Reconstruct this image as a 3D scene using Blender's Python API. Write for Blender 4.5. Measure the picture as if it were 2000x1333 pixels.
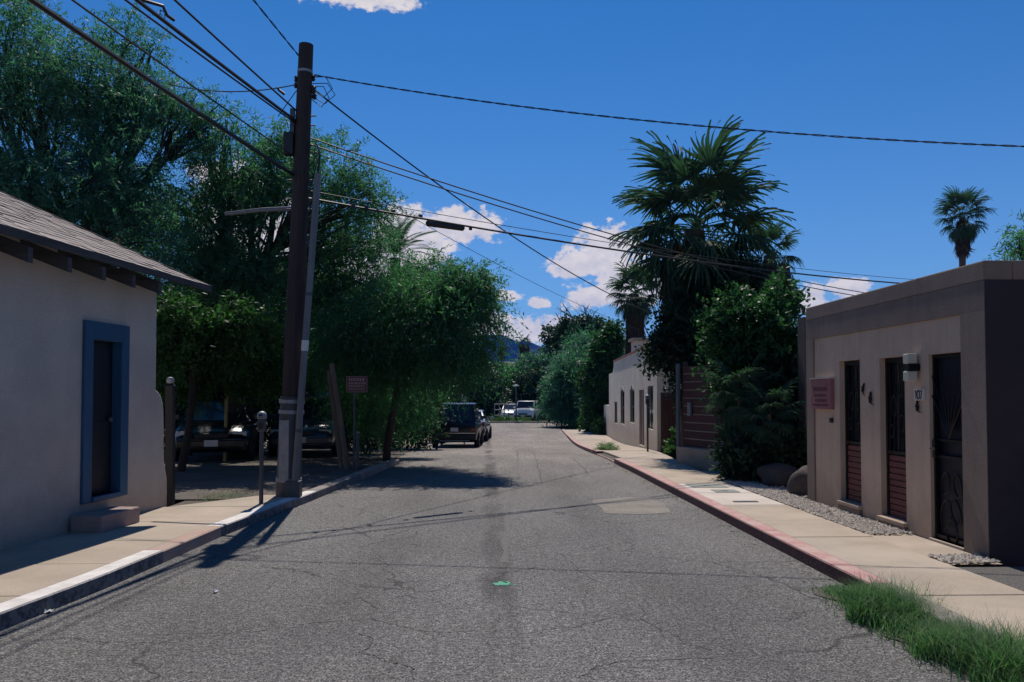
import bpy, bmesh, math, random
import numpy as np
from mathutils import Vector, Matrix
R = math.radians
scn = bpy.context.scene
for o in list(bpy.data.objects): bpy.data.objects.remove(o)
COL = scn.collection
random.seed(7)
RNG = np.random.default_rng(11)

# ------------------------------------------------------------------ camera
F = 1600.0                      # focal length in pixels of a 2000 px wide frame
CAM_Z = 1.65
YAW, PITCH = R(1.86), R(1.8)
SHIFT = (105 - F*math.tan(PITCH))/2000.0
cam = bpy.data.cameras.new('camera'); cam_o = bpy.data.objects.new('camera', cam); COL.objects.link(cam_o)
cam.sensor_width = 36; cam.lens = 36*F/2000; cam.shift_y = SHIFT
cam.clip_start = 0.05; cam.clip_end = 12000
cam_o.location = (0, 0, CAM_Z); cam_o.rotation_euler = (R(90)+PITCH, 0, -YAW)
scn.camera = cam_o
# ------------------------------------------------------------------ light
SUN_AZ, SUN_EL = R(-1.2), R(57)
sd = Vector((math.sin(SUN_AZ)*math.cos(SUN_EL), math.cos(SUN_AZ)*math.cos(SUN_EL), math.sin(SUN_EL)))
sun = bpy.data.lights.new('sun', 'SUN'); sun.energy = 4.5; sun.angle = R(0.53); sun.color = (1.0, 0.93, 0.84)
sun_o = bpy.data.objects.new('sun', sun); COL.objects.link(sun_o); sun_o.location = (0, 0, 50)
sun_o.rotation_euler = (-sd).to_track_quat('-Z', 'Y').to_euler()
SKY_STRENGTH = 0.066
world = bpy.data.worlds.new('World'); scn.world = world; world.use_nodes = True
scn.view_settings.view_transform = 'Standard'; scn.view_settings.look = 'None'
scn.view_settings.exposure = 0.0; scn.view_settings.gamma = 1.0; scn.view_settings.use_curve_mapping = False
scn.cycles.max_bounces = 8; scn.cycles.diffuse_bounces = 3; scn.cycles.transparent_max_bounces = 8
scn.cycles.sample_clamp_indirect = 4
try: scn.cycles.use_denoising = True
except Exception: pass

def ray(u, v):
    xc = (u-1000)/F; yc = (666.5-v)/F + SHIFT*2000/F
    fy = math.cos(PITCH) - yc*math.sin(PITCH); fz = math.sin(PITCH) + yc*math.cos(PITCH)
    x = xc*math.cos(YAW) + fy*math.sin(YAW); y = -xc*math.sin(YAW) + fy*math.cos(YAW)
    return x/y, fz/y
def P(u, v, Y):
    """a point of the place at distance Y down the street, seen at (u, v) in the photograph"""
    a, b = ray(u, v); return Vector((a*Y, Y, CAM_Z + b*Y))
def X(u, Y, v=771): return ray(u, v)[0]*Y
def gz(y):
    t = min(1, max(0, (y-17)/23.0)); return -0.62*t*t*(3-2*t)

def build_world():
    nt = world.node_tree; nt.nodes.clear(); N = nt.nodes.new; L = nt.links.new
    out = N('ShaderNodeOutputWorld'); bg = N('ShaderNodeBackground'); L(bg.outputs[0], out.inputs[0])
    sky = N('ShaderNodeTexSky'); sky.sky_type = 'NISHITA'; sky.sun_disc = False
    sky.sun_elevation = SUN_EL; sky.sun_rotation = SUN_AZ; sky.altitude = 800
    sky.air_density = 1.0; sky.dust_density = 0.45; sky.ozone_density = 4.0
    def val(x):
        return x
    def m(op, a, b=None, c=None, clamp=False):
        n = N('ShaderNodeMath'); n.operation = op; n.use_clamp = clamp
        for i, q in enumerate((a, b, c)):
            if q is None: continue
            if isinstance(q, (int, float)): n.inputs[i].default_value = q
            else: L(q, n.inputs[i])
        return n.outputs[0]
    tc = N('ShaderNodeTexCoord'); sx = N('ShaderNodeSeparateXYZ'); L(tc.outputs['Generated'], sx.inputs[0])
    az = m('ARCTAN2', sx.outputs[0], sx.outputs[1]); el = m('ARCSINE', sx.outputs[2])
    cb = N('ShaderNodeCombineXYZ'); L(az, cb.inputs[0]); L(m('MULTIPLY', el, 1.35), cb.inputs[1])
    def noise(scale, detail, rough, off=(0, 0, 0), dist=0.0):
        mp = N('ShaderNodeVectorMath'); mp.operation = 'ADD'; L(cb.outputs[0], mp.inputs[0]); mp.inputs[1].default_value = off
        n = N('ShaderNodeTexNoise'); n.inputs['Scale'].default_value = scale; n.inputs['Detail'].default_value = detail
        n.inputs['Roughness'].default_value = rough; n.inputs['Distortion'].default_value = dist
        L(mp.outputs[0], n.inputs['Vector']); return n.outputs[0]
    n1 = noise(34, 9, 0.6, dist=0.2); n2 = noise(34, 5, 0.6, (0.0035, 0.013, 0), 0.2); n3 = noise(9, 3, 0.5)
    # cumulus banks: azimuth / elevation (degrees) and half sizes, spread round the whole horizon
    def ae(u, v):
        a, b = ray(u, v); d = Vector((a, 1, b)).normalized()
        return math.atan2(d.x, d.y), math.asin(d.z)
    banks = []
    for (u, v, ru, rv) in ((900, 447, 90, 44), (840, 480, 60, 26), (780, 440, 60, 45), (800, 500, 80, 50), (1170, 520, 105, 36), (1240, 560, 120, 55),
                           (1120, 535, 50, 18), (1150, 585, 60, 30), (1050, 650, 90, 30), (1090, 640, 50, 20), (990, 580, 34, 12),
                           (1052, 593, 26, 12), (1660, 565, 40, 26), (1575, 590, 45, 36), (690, -6, 140, 26), (1180, 480, 70, 40),
                           (640, 610, 90, 90), (700, 520, 90, 60), (960, 640, 60, 36), (480, 450, 90, 130), (420, 350, 40, 34)):
        a, e = ae(u, v); banks.append((a, e, 1.16*ru/F, 1.16*rv/F))
    rr = random.Random(3)
    for k in range(14):
        a = rr.uniform(0.75, 5.5); banks.append((a if a < math.pi else a-2*math.pi, rr.uniform(0.05, 0.45), rr.uniform(.05, .14), rr.uniform(.02, .05)))
    acc = None
    for (a, e, ra, re) in banks:
        da = m('MULTIPLY', m('SUBTRACT', az, a), 1/ra); de = m('MULTIPLY', m('SUBTRACT', el, e), 1/re)
        # flat-ish base: squeeze below the centre
        de = m('MAXIMUM', de, m('MULTIPLY', de, -1.35))
        f = m('SUBTRACT', 1.0, m('SQRT', m('ADD', m('MULTIPLY', da, da), m('MULTIPLY', de, de))))
        acc = f if acc is None else m('SMOOTH_MAX', acc, f, 0.25)
    base = m('MAXIMUM', acc, -1.0)
    dens = m('ADD', m('MULTIPLY', base, 1.25), m('MULTIPLY', m('SUBTRACT', n1, 0.5), 2.5))
    n4 = noise(95, 6, 0.62, (.3, .1, 0))
    dens = m('ADD', dens, m('ADD', m('MULTIPLY', m('SUBTRACT', n3, 0.5), 0.7), m('MULTIPLY', m('SUBTRACT', n4, 0.5), 1.15)))
    mr = N('ShaderNodeMapRange'); mr.interpolation_type = 'SMOOTHSTEP'; L(dens, mr.inputs[0])
    mr.inputs[1].default_value = 0.08; mr.inputs[2].default_value = 0.50
    lit = m('ADD', m('MULTIPLY', m('SUBTRACT', n1, n2), 1.6), 0.72, clamp=True)
    ccol = N('ShaderNodeMix'); ccol.data_type = 'RGBA'
    ccol.inputs['A'].default_value = (0.60, 0.62, 0.78, 1); ccol.inputs['B'].default_value = (1.0, 0.93, 0.94, 1)
    L(lit, ccol.inputs['Factor'])
    csc = N('ShaderNodeVectorMath'); csc.operation = 'SCALE'; L(ccol.outputs['Result'], csc.inputs[0]); csc.inputs['Scale'].default_value = 0.78/SKY_STRENGTH
    tint = N('ShaderNodeVectorMath'); tint.operation = 'MULTIPLY'; L(sky.outputs[0], tint.inputs[0]); tint.inputs[1].default_value = (0.17, 0.80, 1.36)
    mx = N('ShaderNodeMix'); mx.data_type = 'RGBA'
    hz = m('MULTIPLY', m('EXPONENT', m('MULTIPLY', m('MAXIMUM', el, 0.0), -6.5)), 0.85)
    hm = N('ShaderNodeMix'); hm.data_type = 'RGBA'; L(hz, hm.inputs['Factor']); L(tint.outputs[0], hm.inputs['A']); hm.inputs['B'].default_value = (0.34/SKY_STRENGTH, 0.50/SKY_STRENGTH, 0.74/SKY_STRENGTH, 1)
    L(mr.outputs[0], mx.inputs['Factor']); L(hm.outputs['Result'], mx.inputs['A']); L(csc.outputs[0], mx.inputs['B'])
    L(mx.outputs['Result'], bg.inputs['Color']); bg.inputs['Strength'].default_value = SKY_STRENGTH
build_world()

# ------------------------------------------------------------------ materials
MATS = {}
def _nodes(name):
    mt = bpy.data.materials.new(name); mt.use_nodes = True; nt = mt.node_tree; nt.nodes.clear()
    out = nt.nodes.new('ShaderNodeOutputMaterial'); return mt, nt, out
def mat(name, c1, c2=None, scale=6.0, rough=0.8, bump=0.0, bscale=60.0, metal=0.0, detail=6, c3=None, fine=0.0, spec=0.4, stretch=None, coat=0.0, streak=0.0, splash=None, spots=0.0):
    """principled surface: two colours mixed by large noise, an optional third by finer noise, grain and bump"""
    if name in MATS: return MATS[name]
    mt, nt, out = _nodes(name); N = nt.nodes.new; L = nt.links.new
    b = N('ShaderNodeBsdfPrincipled'); L(b.outputs[0], out.inputs[0])
    b.inputs['Roughness'].default_value = rough; b.inputs['Metallic'].default_value = metal
    b.inputs['Specular IOR Level'].default_value = spec; b.inputs['Coat Weight'].default_value = coat
    tc = N('ShaderNodeTexCoord'); src = tc.outputs['Object']
    if stretch:
        mp = N('ShaderNodeMapping'); mp.inputs['Scale'].default_value = stretch; L(src, mp.inputs[0]); src = mp.outputs[0]
    def noise(s, d=6, r=0.6):
        n = N('ShaderNodeTexNoise'); n.inputs['Scale'].default_value = s; n.inputs['Detail'].default_value = d; n.inputs['Roughness'].default_value = r
        L(src, n.inputs['Vector']); return n.outputs[0]
    def mix(f, a, bb, blend='MIX', lo=0.35, hi=0.65):
        mr = N('ShaderNodeMapRange'); mr.inputs[1].default_value = lo; mr.inputs[2].default_value = hi; L(f, mr.inputs[0])
        x = N('ShaderNodeMix'); x.data_type = 'RGBA'; x.blend_type = blend; L(mr.outputs[0], x.inputs['Factor'])
        for k, q in (('A', a), ('B', bb)):
            if isinstance(q, tuple): x.inputs[k].default_value = (*q, 1)
            else: L(q, x.inputs[k])
        return x.outputs['Result']
    c = c1
    c = mix(noise(scale, detail), c1, c2 if c2 else tuple(x*0.85 for x in c1))
    if c3: c = mix(noise(scale*0.31, 5), c, c3, lo=0.5, hi=0.75)
    def mul(col, f):
        sc = N('ShaderNodeVectorMath'); sc.operation = 'SCALE'; L(col, sc.inputs[0]); L(f, sc.inputs['Scale']); return sc.outputs[0]
    def mrange(f, a, bb, cc, d):
        mr = N('ShaderNodeMapRange'); L(f, mr.inputs[0])
        for i, q in enumerate((a, bb, cc, d)): mr.inputs[i+1].default_value = q
        return mr.outputs[0]
    if streak > 0:
        mp2 = N('ShaderNodeMapping'); mp2.inputs['Scale'].default_value = (5, 5, .28); L(tc.outputs['Object'], mp2.inputs[0]); n2 = N('ShaderNodeTexNoise'); n2.inputs['Scale'].default_value = 1.6; n2.inputs['Detail'].default_value = 7; n2.inputs['Roughness'].default_value = .65; L(mp2.outputs[0], n2.inputs['Vector'])
        c = mul(c, mrange(n2.outputs[0], .42, .72, 1.0+streak*.3, 1.0-streak)); c = mul(c, mrange(noise(.9, 5), .35, .68, 1.0+streak*.35, 1.0-streak*.5))
    if spots > 0: c = mul(c, mrange(noise(26, 3, .6), .66, .72, 1.0, 1.0-spots)); c = mul(c, mrange(noise(.45, 5), .4, .66, 1.04, .84))
    if splash:
        geo = N('ShaderNodeNewGeometry'); sz = N('ShaderNodeSeparateXYZ'); L(geo.outputs['Position'], sz.inputs[0]); ad = N('ShaderNodeMath'); ad.operation = 'MULTIPLY_ADD'; L(noise(2.3, 6, .7), ad.inputs[0]); ad.inputs[1].default_value = -.9; L(sz.outputs[2], ad.inputs[2])
        x2 = N('ShaderNodeMix'); x2.data_type = 'RGBA'; L(mrange(ad.outputs[0], -.25, .22, .6, 0.0), x2.inputs['Factor']); L(c, x2.inputs['A']); x2.inputs['B'].default_value = (*splash, 1); c = x2.outputs['Result']
    if fine > 0:
        g = noise(bscale*1.7, 3, 0.7); mr = N('ShaderNodeMapRange'); L(g, mr.inputs[0]); mr.inputs[1].default_value = .3; mr.inputs[2].default_value = .7
        mr.inputs[3].default_value = 1-fine; mr.inputs[4].default_value = 1+fine
        sc = N('ShaderNodeVectorMath'); sc.operation = 'SCALE'; L(c, sc.inputs[0]); L(mr.outputs[0], sc.inputs['Scale']); c = sc.outputs[0]
    L(c, b.inputs['Base Color'])
    if bump > 0:
        bp = N('ShaderNodeBump'); bp.inputs['Strength'].default_value = bump; bp.inputs['Distance'].default_value = 0.02
        L(noise(bscale, 5), bp.inputs['Height']); L(bp.outputs[0], b.inputs['Normal'])
    MATS[name] = mt; return mt
def worn_shaded_kerb(name, face1, face2, top1, top2):  # upright faces get darker colour: painted shade besides worn and peeled paint
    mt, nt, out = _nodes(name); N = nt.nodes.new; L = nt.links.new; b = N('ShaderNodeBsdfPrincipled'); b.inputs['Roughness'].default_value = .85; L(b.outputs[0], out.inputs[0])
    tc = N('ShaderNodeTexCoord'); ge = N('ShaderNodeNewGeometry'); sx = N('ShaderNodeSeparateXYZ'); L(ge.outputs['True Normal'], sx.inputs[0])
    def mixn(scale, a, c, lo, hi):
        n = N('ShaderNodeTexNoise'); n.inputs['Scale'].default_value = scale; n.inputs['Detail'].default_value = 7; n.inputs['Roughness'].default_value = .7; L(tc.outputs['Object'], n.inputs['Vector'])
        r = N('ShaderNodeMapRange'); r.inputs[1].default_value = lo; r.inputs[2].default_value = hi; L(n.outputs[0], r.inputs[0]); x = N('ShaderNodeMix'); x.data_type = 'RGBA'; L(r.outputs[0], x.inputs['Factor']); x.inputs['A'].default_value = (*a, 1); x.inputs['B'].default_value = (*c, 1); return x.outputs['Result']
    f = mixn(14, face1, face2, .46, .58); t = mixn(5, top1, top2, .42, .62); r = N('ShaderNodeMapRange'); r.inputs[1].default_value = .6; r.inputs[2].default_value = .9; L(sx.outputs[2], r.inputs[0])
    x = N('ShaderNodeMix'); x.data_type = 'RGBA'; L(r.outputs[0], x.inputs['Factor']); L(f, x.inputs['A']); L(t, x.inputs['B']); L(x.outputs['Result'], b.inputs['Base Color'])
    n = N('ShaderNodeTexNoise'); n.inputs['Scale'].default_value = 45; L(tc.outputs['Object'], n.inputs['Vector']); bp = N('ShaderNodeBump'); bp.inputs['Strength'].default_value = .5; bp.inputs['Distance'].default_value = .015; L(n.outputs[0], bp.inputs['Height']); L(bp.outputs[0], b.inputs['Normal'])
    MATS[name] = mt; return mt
def leaf_mat(name, c1, c2, trans=0.32, rough=0.52, tcol=None, spec=0.15):
    if name in MATS: return MATS[name]
    mt, nt, out = _nodes(name); N = nt.nodes.new; L = nt.links.new
    at = N('ShaderNodeAttribute'); at.attribute_name = 'tint'
    x = N('ShaderNodeMix'); x.data_type = 'RGBA'; L(at.outputs['Fac'], x.inputs['Factor'])
    x.inputs['A'].default_value = (*c1, 1); x.inputs['B'].default_value = (*c2, 1)
    b = N('ShaderNodeBsdfPrincipled'); b.inputs['Roughness'].default_value = rough; L(x.outputs['Result'], b.inputs['Base Color'])
    b.inputs['Specular IOR Level'].default_value = spec
    t = N('ShaderNodeBsdfTranslucent')
    y = N('ShaderNodeVectorMath'); y.operation = 'MULTIPLY'; L(x.outputs['Result'], y.inputs[0]); y.inputs[1].default_value = tcol or (1.05, 1.65, 0.95)
    L(y.outputs[0], t.inputs['Color'])
    ms = N('ShaderNodeMixShader'); ms.inputs[0].default_value = trans; L(b.outputs[0], ms.inputs[1]); L(t.outputs[0], ms.inputs[2])
    L(ms.outputs[0], out.inputs[0]); MATS[name] = mt; return mt
def asphalt_mat():
    mt, nt, out = _nodes('asphalt'); N = nt.nodes.new; L = nt.links.new
    b = N('ShaderNodeBsdfPrincipled'); L(b.outputs[0], out.inputs[0]); b.inputs['Roughness'].default_value = 0.85; b.inputs['Specular IOR Level'].default_value = 0.3
    geo = N('ShaderNodeNewGeometry'); src = geo.outputs['Position']
    def noise(s, d=4, r=0.6, st=None, dist=0):
        v = src
        if st:
            mp = N('ShaderNodeMapping'); mp.inputs['Scale'].default_value = st; L(src, mp.inputs[0]); v = mp.outputs[0]
        n = N('ShaderNodeTexNoise'); n.inputs['Scale'].default_value = s; n.inputs['Detail'].default_value = d; n.inputs['Roughness'].default_value = r
        n.inputs['Distortion'].default_value = dist
        L(v, n.inputs['Vector']); return n
    def rng(f, a, bb, c, d):
        mr = N('ShaderNodeMapRange'); L(f, mr.inputs[0])
        for i, q in enumerate((a, bb, c, d)): mr.inputs[i+1].default_value = q
        return mr.outputs[0]
    def ml(a, bb):
        n = N('ShaderNodeMath'); n.operation = 'MULTIPLY'
        for i, q in enumerate((a, bb)):
            if isinstance(q, float): n.inputs[i].default_value = q
            else: L(q, n.inputs[i])
        return n.outputs[0]
    grain = rng(noise(80, 2, 0.6).outputs[0], 0.36, 0.64, 0.08, 2.05)
    coarse = ml(rng(noise(30, 2, 0.7).outputs[0], 0.33, 0.67, 0.45, 1.62), rng(noise(11, 3, 0.7).outputs[0], 0.34, 0.66, 0.78, 1.24))
    patch = rng(noise(0.55, 4, 0.55, (1, 0.45, 1)).outputs[0], 0.35, 0.66, 0.78, 1.16)
    stain = rng(noise(1.6, 5, 0.65, (1, 0.3, 1), 0.4).outputs[0], 0.58, 0.72, 1.0, 0.70)
    vals = ml(ml(grain, coarse), ml(patch, stain))
    sp0 = N('ShaderNodeSeparateXYZ'); L(src, sp0.inputs[0])
    def band(x0, w, lo, gate):
        d = N('ShaderNodeMath'); d.operation = 'SUBTRACT'; L(sp0.outputs[0], d.inputs[0]); d.inputs[1].default_value = x0
        wv = N('ShaderNodeMath'); wv.operation = 'MULTIPLY_ADD'; L(noise(1.3, 4, .6, (.4, .4, 1)).outputs[0], wv.inputs[0]); wv.inputs[1].default_value = .30; wv.inputs[2].default_value = -.15
        e = N('ShaderNodeMath'); e.operation = 'ADD'; L(d.outputs[0], e.inputs[0]); L(wv.outputs[0], e.inputs[1]); ab = N('ShaderNodeMath'); ab.operation = 'ABSOLUTE'; L(e.outputs[0], ab.inputs[0])
        g = rng(noise(gate, 4, .6, (1.5, .5, 1)).outputs[0], .42, .6, lo, 1.0); r = N('ShaderNodeMapRange'); r.interpolation_type = 'SMOOTHSTEP'; L(ab.outputs[0], r.inputs[0]); r.inputs[1].default_value = w*.25; r.inputs[2].default_value = w; L(g, r.inputs[3]); r.inputs[4].default_value = 1.0
        return r.outputs[0]
    vals = ml(vals, ml(band(.12, .20, .40, .6), ml(band(-1.1, .5, .86, .5), band(1.5, .55, .84, .45))))
    # fine alligator cracks and long wandering ones
    nz = noise(1.1, 4, 0.6)
    for (sc, wd, dp, amt) in ((0.42, 0.0045, 0.40, 0.9), (1.15, 0.007, 0.60, 0.5)):
        wv = N('ShaderNodeVectorMath'); wv.operation = 'MULTIPLY_ADD'; L(nz.outputs['Color'], wv.inputs[0]); wv.inputs[1].default_value = (amt, amt, 0); L(src, wv.inputs[2])
        vo = N('ShaderNodeTexVoronoi'); vo.feature = 'DISTANCE_TO_EDGE'; vo.inputs['Scale'].default_value = sc; L(wv.outputs[0], vo.inputs['Vector'])
        cr = rng(vo.outputs['Distance'], wd*0.3, wd*1.4, dp, 1.0)
        gate = rng(noise(0.5 if sc < 1 else 0.33, 2).outputs[0], 0.42, 0.54, 0.0, 1.0)
        mx = N('ShaderNodeMix'); mx.data_type = 'FLOAT'; L(gate, mx.inputs['Factor']); mx.inputs['A'].default_value = 1.0; L(cr, mx.inputs['B'])
        vals = ml(vals, mx.outputs['Result'])
    hue = N('ShaderNodeMix'); hue.data_type = 'RGBA'; L(noise(0.8, 3).outputs[0], hue.inputs['Factor'])
    hue.inputs['A'].default_value = (0.102, 0.100, 0.100, 1); hue.inputs['B'].default_value = (0.124, 0.117, 0.110, 1)
    # far stretch is paler, dustier
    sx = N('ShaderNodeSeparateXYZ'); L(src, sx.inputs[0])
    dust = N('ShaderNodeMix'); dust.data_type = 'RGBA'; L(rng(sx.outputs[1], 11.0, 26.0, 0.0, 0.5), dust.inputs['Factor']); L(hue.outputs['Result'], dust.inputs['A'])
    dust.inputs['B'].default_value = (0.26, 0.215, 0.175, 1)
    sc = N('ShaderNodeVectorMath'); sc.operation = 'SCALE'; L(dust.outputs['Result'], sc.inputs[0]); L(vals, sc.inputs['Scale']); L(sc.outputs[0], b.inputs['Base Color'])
    bp = N('ShaderNodeBump'); bp.inputs['Strength'].default_value = 0.8; bp.inputs['Distance'].default_value = 0.008
    L(noise(80, 2, 0.6).outputs[0], bp.inputs['Height']); L(bp.outputs[0], b.inputs['Normal'])
    return mt
ASPHALT = asphalt_mat()
M = dict(
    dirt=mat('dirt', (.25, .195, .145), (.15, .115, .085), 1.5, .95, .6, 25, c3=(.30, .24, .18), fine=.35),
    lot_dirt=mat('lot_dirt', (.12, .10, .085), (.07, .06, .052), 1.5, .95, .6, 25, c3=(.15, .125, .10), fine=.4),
    concrete=mat('concrete', (.43, .35, .275), (.33, .27, .21), 1.3, .85, .15, 60, c3=(.46, .385, .31), fine=.18, spots=.35),
    concrete_new=mat('concrete_new', (.56, .49, .43), (.48, .42, .36), 1.6, .85, .1, 60, fine=.08),
    kerb_grey=mat('kerb_grey', (.27, .24, .21), (.17, .15, .14), 4, .85, .5, 40, fine=.25),
    kerb_white=worn_shaded_kerb('kerb_white', (.20, .19, .19), (.085, .08, .08), (.70, .66, .63), (.55, .51, .48)),
    kerb_red=worn_shaded_kerb('kerb_red', (.085, .020, .028), (.030, .018, .022), (.42, .215, .20), (.47, .33, .29)),  # dark face colour carries the kerb's shade; top is worn paler
    kerb_faded=mat('kerb_faded', (.42, .27, .22), (.40, .33, .27), 3, .85, .3, 45, c3=(.36, .17, .15), fine=.15),
    mortar=mat('joint', (.10, .085, .07), rough=.95),
    stucco_left=mat('stucco_left', (.535, .47, .41), (.47, .42, .37), 2.2, .92, .5, 55, c3=(.49, .42, .36), fine=.16, spots=.10, splash=(.33, .26, .20)),
    stucco_brown=mat('stucco_brown', (.265, .20, .155), (.22, .165, .13), 2.0, .92, .3, 45, c3=(.22, .16, .14), fine=.07, streak=.12, splash=(.17, .13, .10)),
    stucco_tan=mat('stucco_tan', (.58, .425, .31), (.50, .365, .265), 2.2, .92, .3, 45, c3=(.53, .385, .28), fine=.07, streak=.12, splash=(.28, .21, .155)),
    stucco_band=mat('stucco_band', (.225, .170, .138), (.185, .140, .115), 2.2, .92, .3, 45, fine=.07, streak=.16),
    stucco_cream=mat('stucco_cream', (.74, .65, .52), (.66, .58, .46), 1.2, .92, .3, 45, c3=(.60, .52, .42), fine=.08, streak=.12, splash=(.42, .33, .24)),
    stucco_shade=mat('stucco_dark', (.13, .10, .09), (.10, .08, .07), 2, .92, .3, 45),
    stucco_side_shaded=mat('stucco_side_shaded', (.052, .042, .048), (.040, .033, .040), 2, .92, .3, 45),  # the end wall's shade is put into this dark colour
    blue_wood=mat('blue_wood', (.026, .095, .185), (.020, .075, .15), 9, .6, .2, 60, stretch=(1, 1, .2)),
    door_dark=mat('door_dark', (.005, .006, .013), (.008, .009, .016), 5, .5, stretch=(1, 1, .15)),
    shingle=mat('shingle', (.40, .34, .30), (.26, .22, .20), 5, .95, .3, 70, c3=(.46, .40, .35), fine=.3),
    wood_fascia=mat('wood_fascia', (.085, .075, .072), (.05, .045, .042), 6, .85, .4, 50, stretch=(.3, .3, 3)),
    wood_pole=mat('wood_pole', (.052, .038, .034), (.028, .021, .022), 10, .9, .8, 40, stretch=(1, 1, .06), fine=.3),
    wood_post=mat('wood_post', (.20, .155, .115), (.13, .10, .075), 10, .9, .5, 40, stretch=(1, 1, .1)),
    galv=mat('galvanised', (.30, .31, .33), (.22, .23, .25), 8, .55, .1, 40, metal=.4, spec=.4),
    galv_dark=mat('steel_dark', (.10, .105, .115), (.07, .075, .085), 8, .5, .1, 40, metal=.5),
    pipe_grey=mat('pipe_grey', (.16, .165, .175), (.12, .125, .135), 6, .6, stretch=(1, 1, .3)),
    sheath=mat('pole_sheath', (.10, .10, .11), (.06, .06, .07), 5, .6, .15, 20, metal=.3, stretch=(1, 1, .3)),
    cable=mat('cable_black', (.012, .012, .016), rough=.55),
    cable_grey=mat('cable_grey', (.08, .08, .085), rough=.5),
    iron=mat('iron_black', (.012, .011, .012), (.02, .018, .018), 12, .42, metal=.5),
    glass_dark=mat('glass_dark', (.012, .014, .018), (.02, .021, .026), 2, .08, spec=.6),
    board_red=mat('rust_board', (.175, .062, .05), (.125, .045, .04), 8, .75, .25, 60, stretch=(.5, .3, 4), fine=.1),
    board_fence=mat('fence_board', (.10, .043, .036), (.07, .03, .027), 6, .75, .3, 40, stretch=(.4, .4, 4)),
    brick_red=mat('brick_red', (.30, .12, .085), (.23, .09, .07), 12, .9, .4, 60, fine=.15),
    gate_brown=mat('gate_brown', (.10, .045, .036), (.07, .03, .026), 6, .7, .3, 40, stretch=(3, 3, .3)),
    plaque=mat('plaque_pink', (.30, .125, .115), (.24, .095, .09), 8, .7, .2, 60),
    plaque_ink=mat('plaque_ink', (.16, .055, .06), rough=.8),
    white_tile=mat('tile_white', (.72, .66, .60), rough=.35),
    tile_ink=mat('tile_ink', (.10, .045, .03), rough=.5),
    lamp_glass=mat('lamp_glass', (.62, .58, .47), (.55, .50, .40), 10, .35),
    rubber=mat('rubber', (.015, .015, .016), rough=.85),
    rim=mat('rim_metal', (.35, .36, .38), rough=.3, metal=.9),
    chrome=mat('chrome', (.6, .6, .62), rough=.15, metal=1.0),
    paint_dark=mat('paint_dark', (.008, .009, .013), rough=.28, coat=.35, spec=.35),
    paint_blue=mat('paint_blue', (.030, .045, .070), rough=.18, coat=.9, spec=.5),
    paint_silver=mat('paint_silver', (.38, .39, .41), rough=.2, metal=.5, coat=.7),
    paint_white=mat('paint_white', (.72, .72, .72), rough=.25, coat=.6),
    plastic=mat('plastic_black', (.02, .02, .022), rough=.5),
    light_red=mat('lens_red', (.25, .02, .02), rough=.12, coat=.5),
    light_clear=mat('lens_clear', (.55, .57, .6), rough=.1, coat=.5),
    plate=mat('plate_white', (.65, .62, .6), rough=.4),
    yellow=mat('post_yellow', (.44, .35, .12), (.33, .26, .10), 9, .7, stretch=(1, 1, .2)),
    sign_red=mat('sign_red', (.16, .022, .022), (.12, .018, .018), 6, .6),
    sign_ink=mat('sign_ink', (.30, .26, .25), rough=.6),
    sign_white=mat('sign_white', (.70, .68, .66), rough=.5),
    rock=mat('boulder_rock', (.075, .062, .055), (.045, .038, .034), 3, .9, .8, 12, fine=.2),
    pebble=mat('pebble_white', (.50, .44, .37), (.32, .28, .24), 14, .8),
    bark=mat('bark', (.055, .042, .034), (.03, .024, .02), 8, .95, .8, 30, stretch=(1, 1, .2)),
    bark_pale=mat('bark_pale', (.20, .165, .13), (.13, .105, .08), 6, .95, .6, 20, stretch=(1, 1, .25)),
    palm_trunk=mat('palm_trunk', (.12, .085, .06), (.06, .043, .034), 14, .95, .9, 30, fine=.3),
    thatch=leaf_mat('palm_thatch', (.085, .06, .042), (.045, .032, .026), .15, .8, (1.2, 1, .8)),
    patch=mat('road_patch', (.235, .205, .17), (.165, .15, .132), 2.6, .9, .3, 30, fine=.45),
    crack=mat('crack_tar', (.06, .057, .055), (.09, .085, .08), 20, rough=.9),
    paint_green=mat('paint_green', (.05, .36, .22), (.10, .22, .15), 18, .8),
    cover=mat('cover_plate', (.22, .235, .215), (.17, .18, .165), 6, .7, .3, 80),
    gravel_dark=mat('gravel_dark', (.14, .13, .12), (.07, .066, .062), 40, .95, .8, 50, fine=.5),
    roof_grey=mat('far_roof', (.24, .22, .20), (.17, .155, .145), 3, .9, .3, 10),
    hill=mat('hill_scrub', (.012, .016, .014), (.007, .010, .010), .012, .95),
    paper=mat('paper', (.78, .77, .75), rough=.8),
)
LEAF = dict(
    mesquite=leaf_mat('leaf_mesquite', (.046, .120, .078), (.095, .185, .090), .44),
    mesquite_blue=leaf_mat('leaf_mesquite_cool', (.044, .118, .095), (.085, .175, .110), .44),
    willow=leaf_mat('leaf_willow', (.044, .118, .070), (.090, .180, .080), .44),
    broad=leaf_mat('leaf_broad', (.030, .078, .028), (.082, .150, .045), .34, .45),
    dark=leaf_mat('leaf_dark', (.022, .050, .034), (.038, .075, .036), .22, .5),
    citrus=leaf_mat('leaf_citrus', (.023, .068, .028), (.050, .115, .038), .30, .5),
    ivy=leaf_mat('leaf_ivy', (.018, .038, .024), (.030, .058, .028), .18, .45),
    palm=leaf_mat('leaf_palm', (.036, .070, .050), (.062, .105, .062), .25, .7, spec=.08),
    palm_dry=leaf_mat('leaf_palm_dry', (.11, .085, .055), (.16, .125, .08), .2, .7, (1.2, 1, .7)),
    grass=leaf_mat('leaf_grass', (.050, .135, .060), (.21, .26, .12), .34, .55),
)

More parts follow.
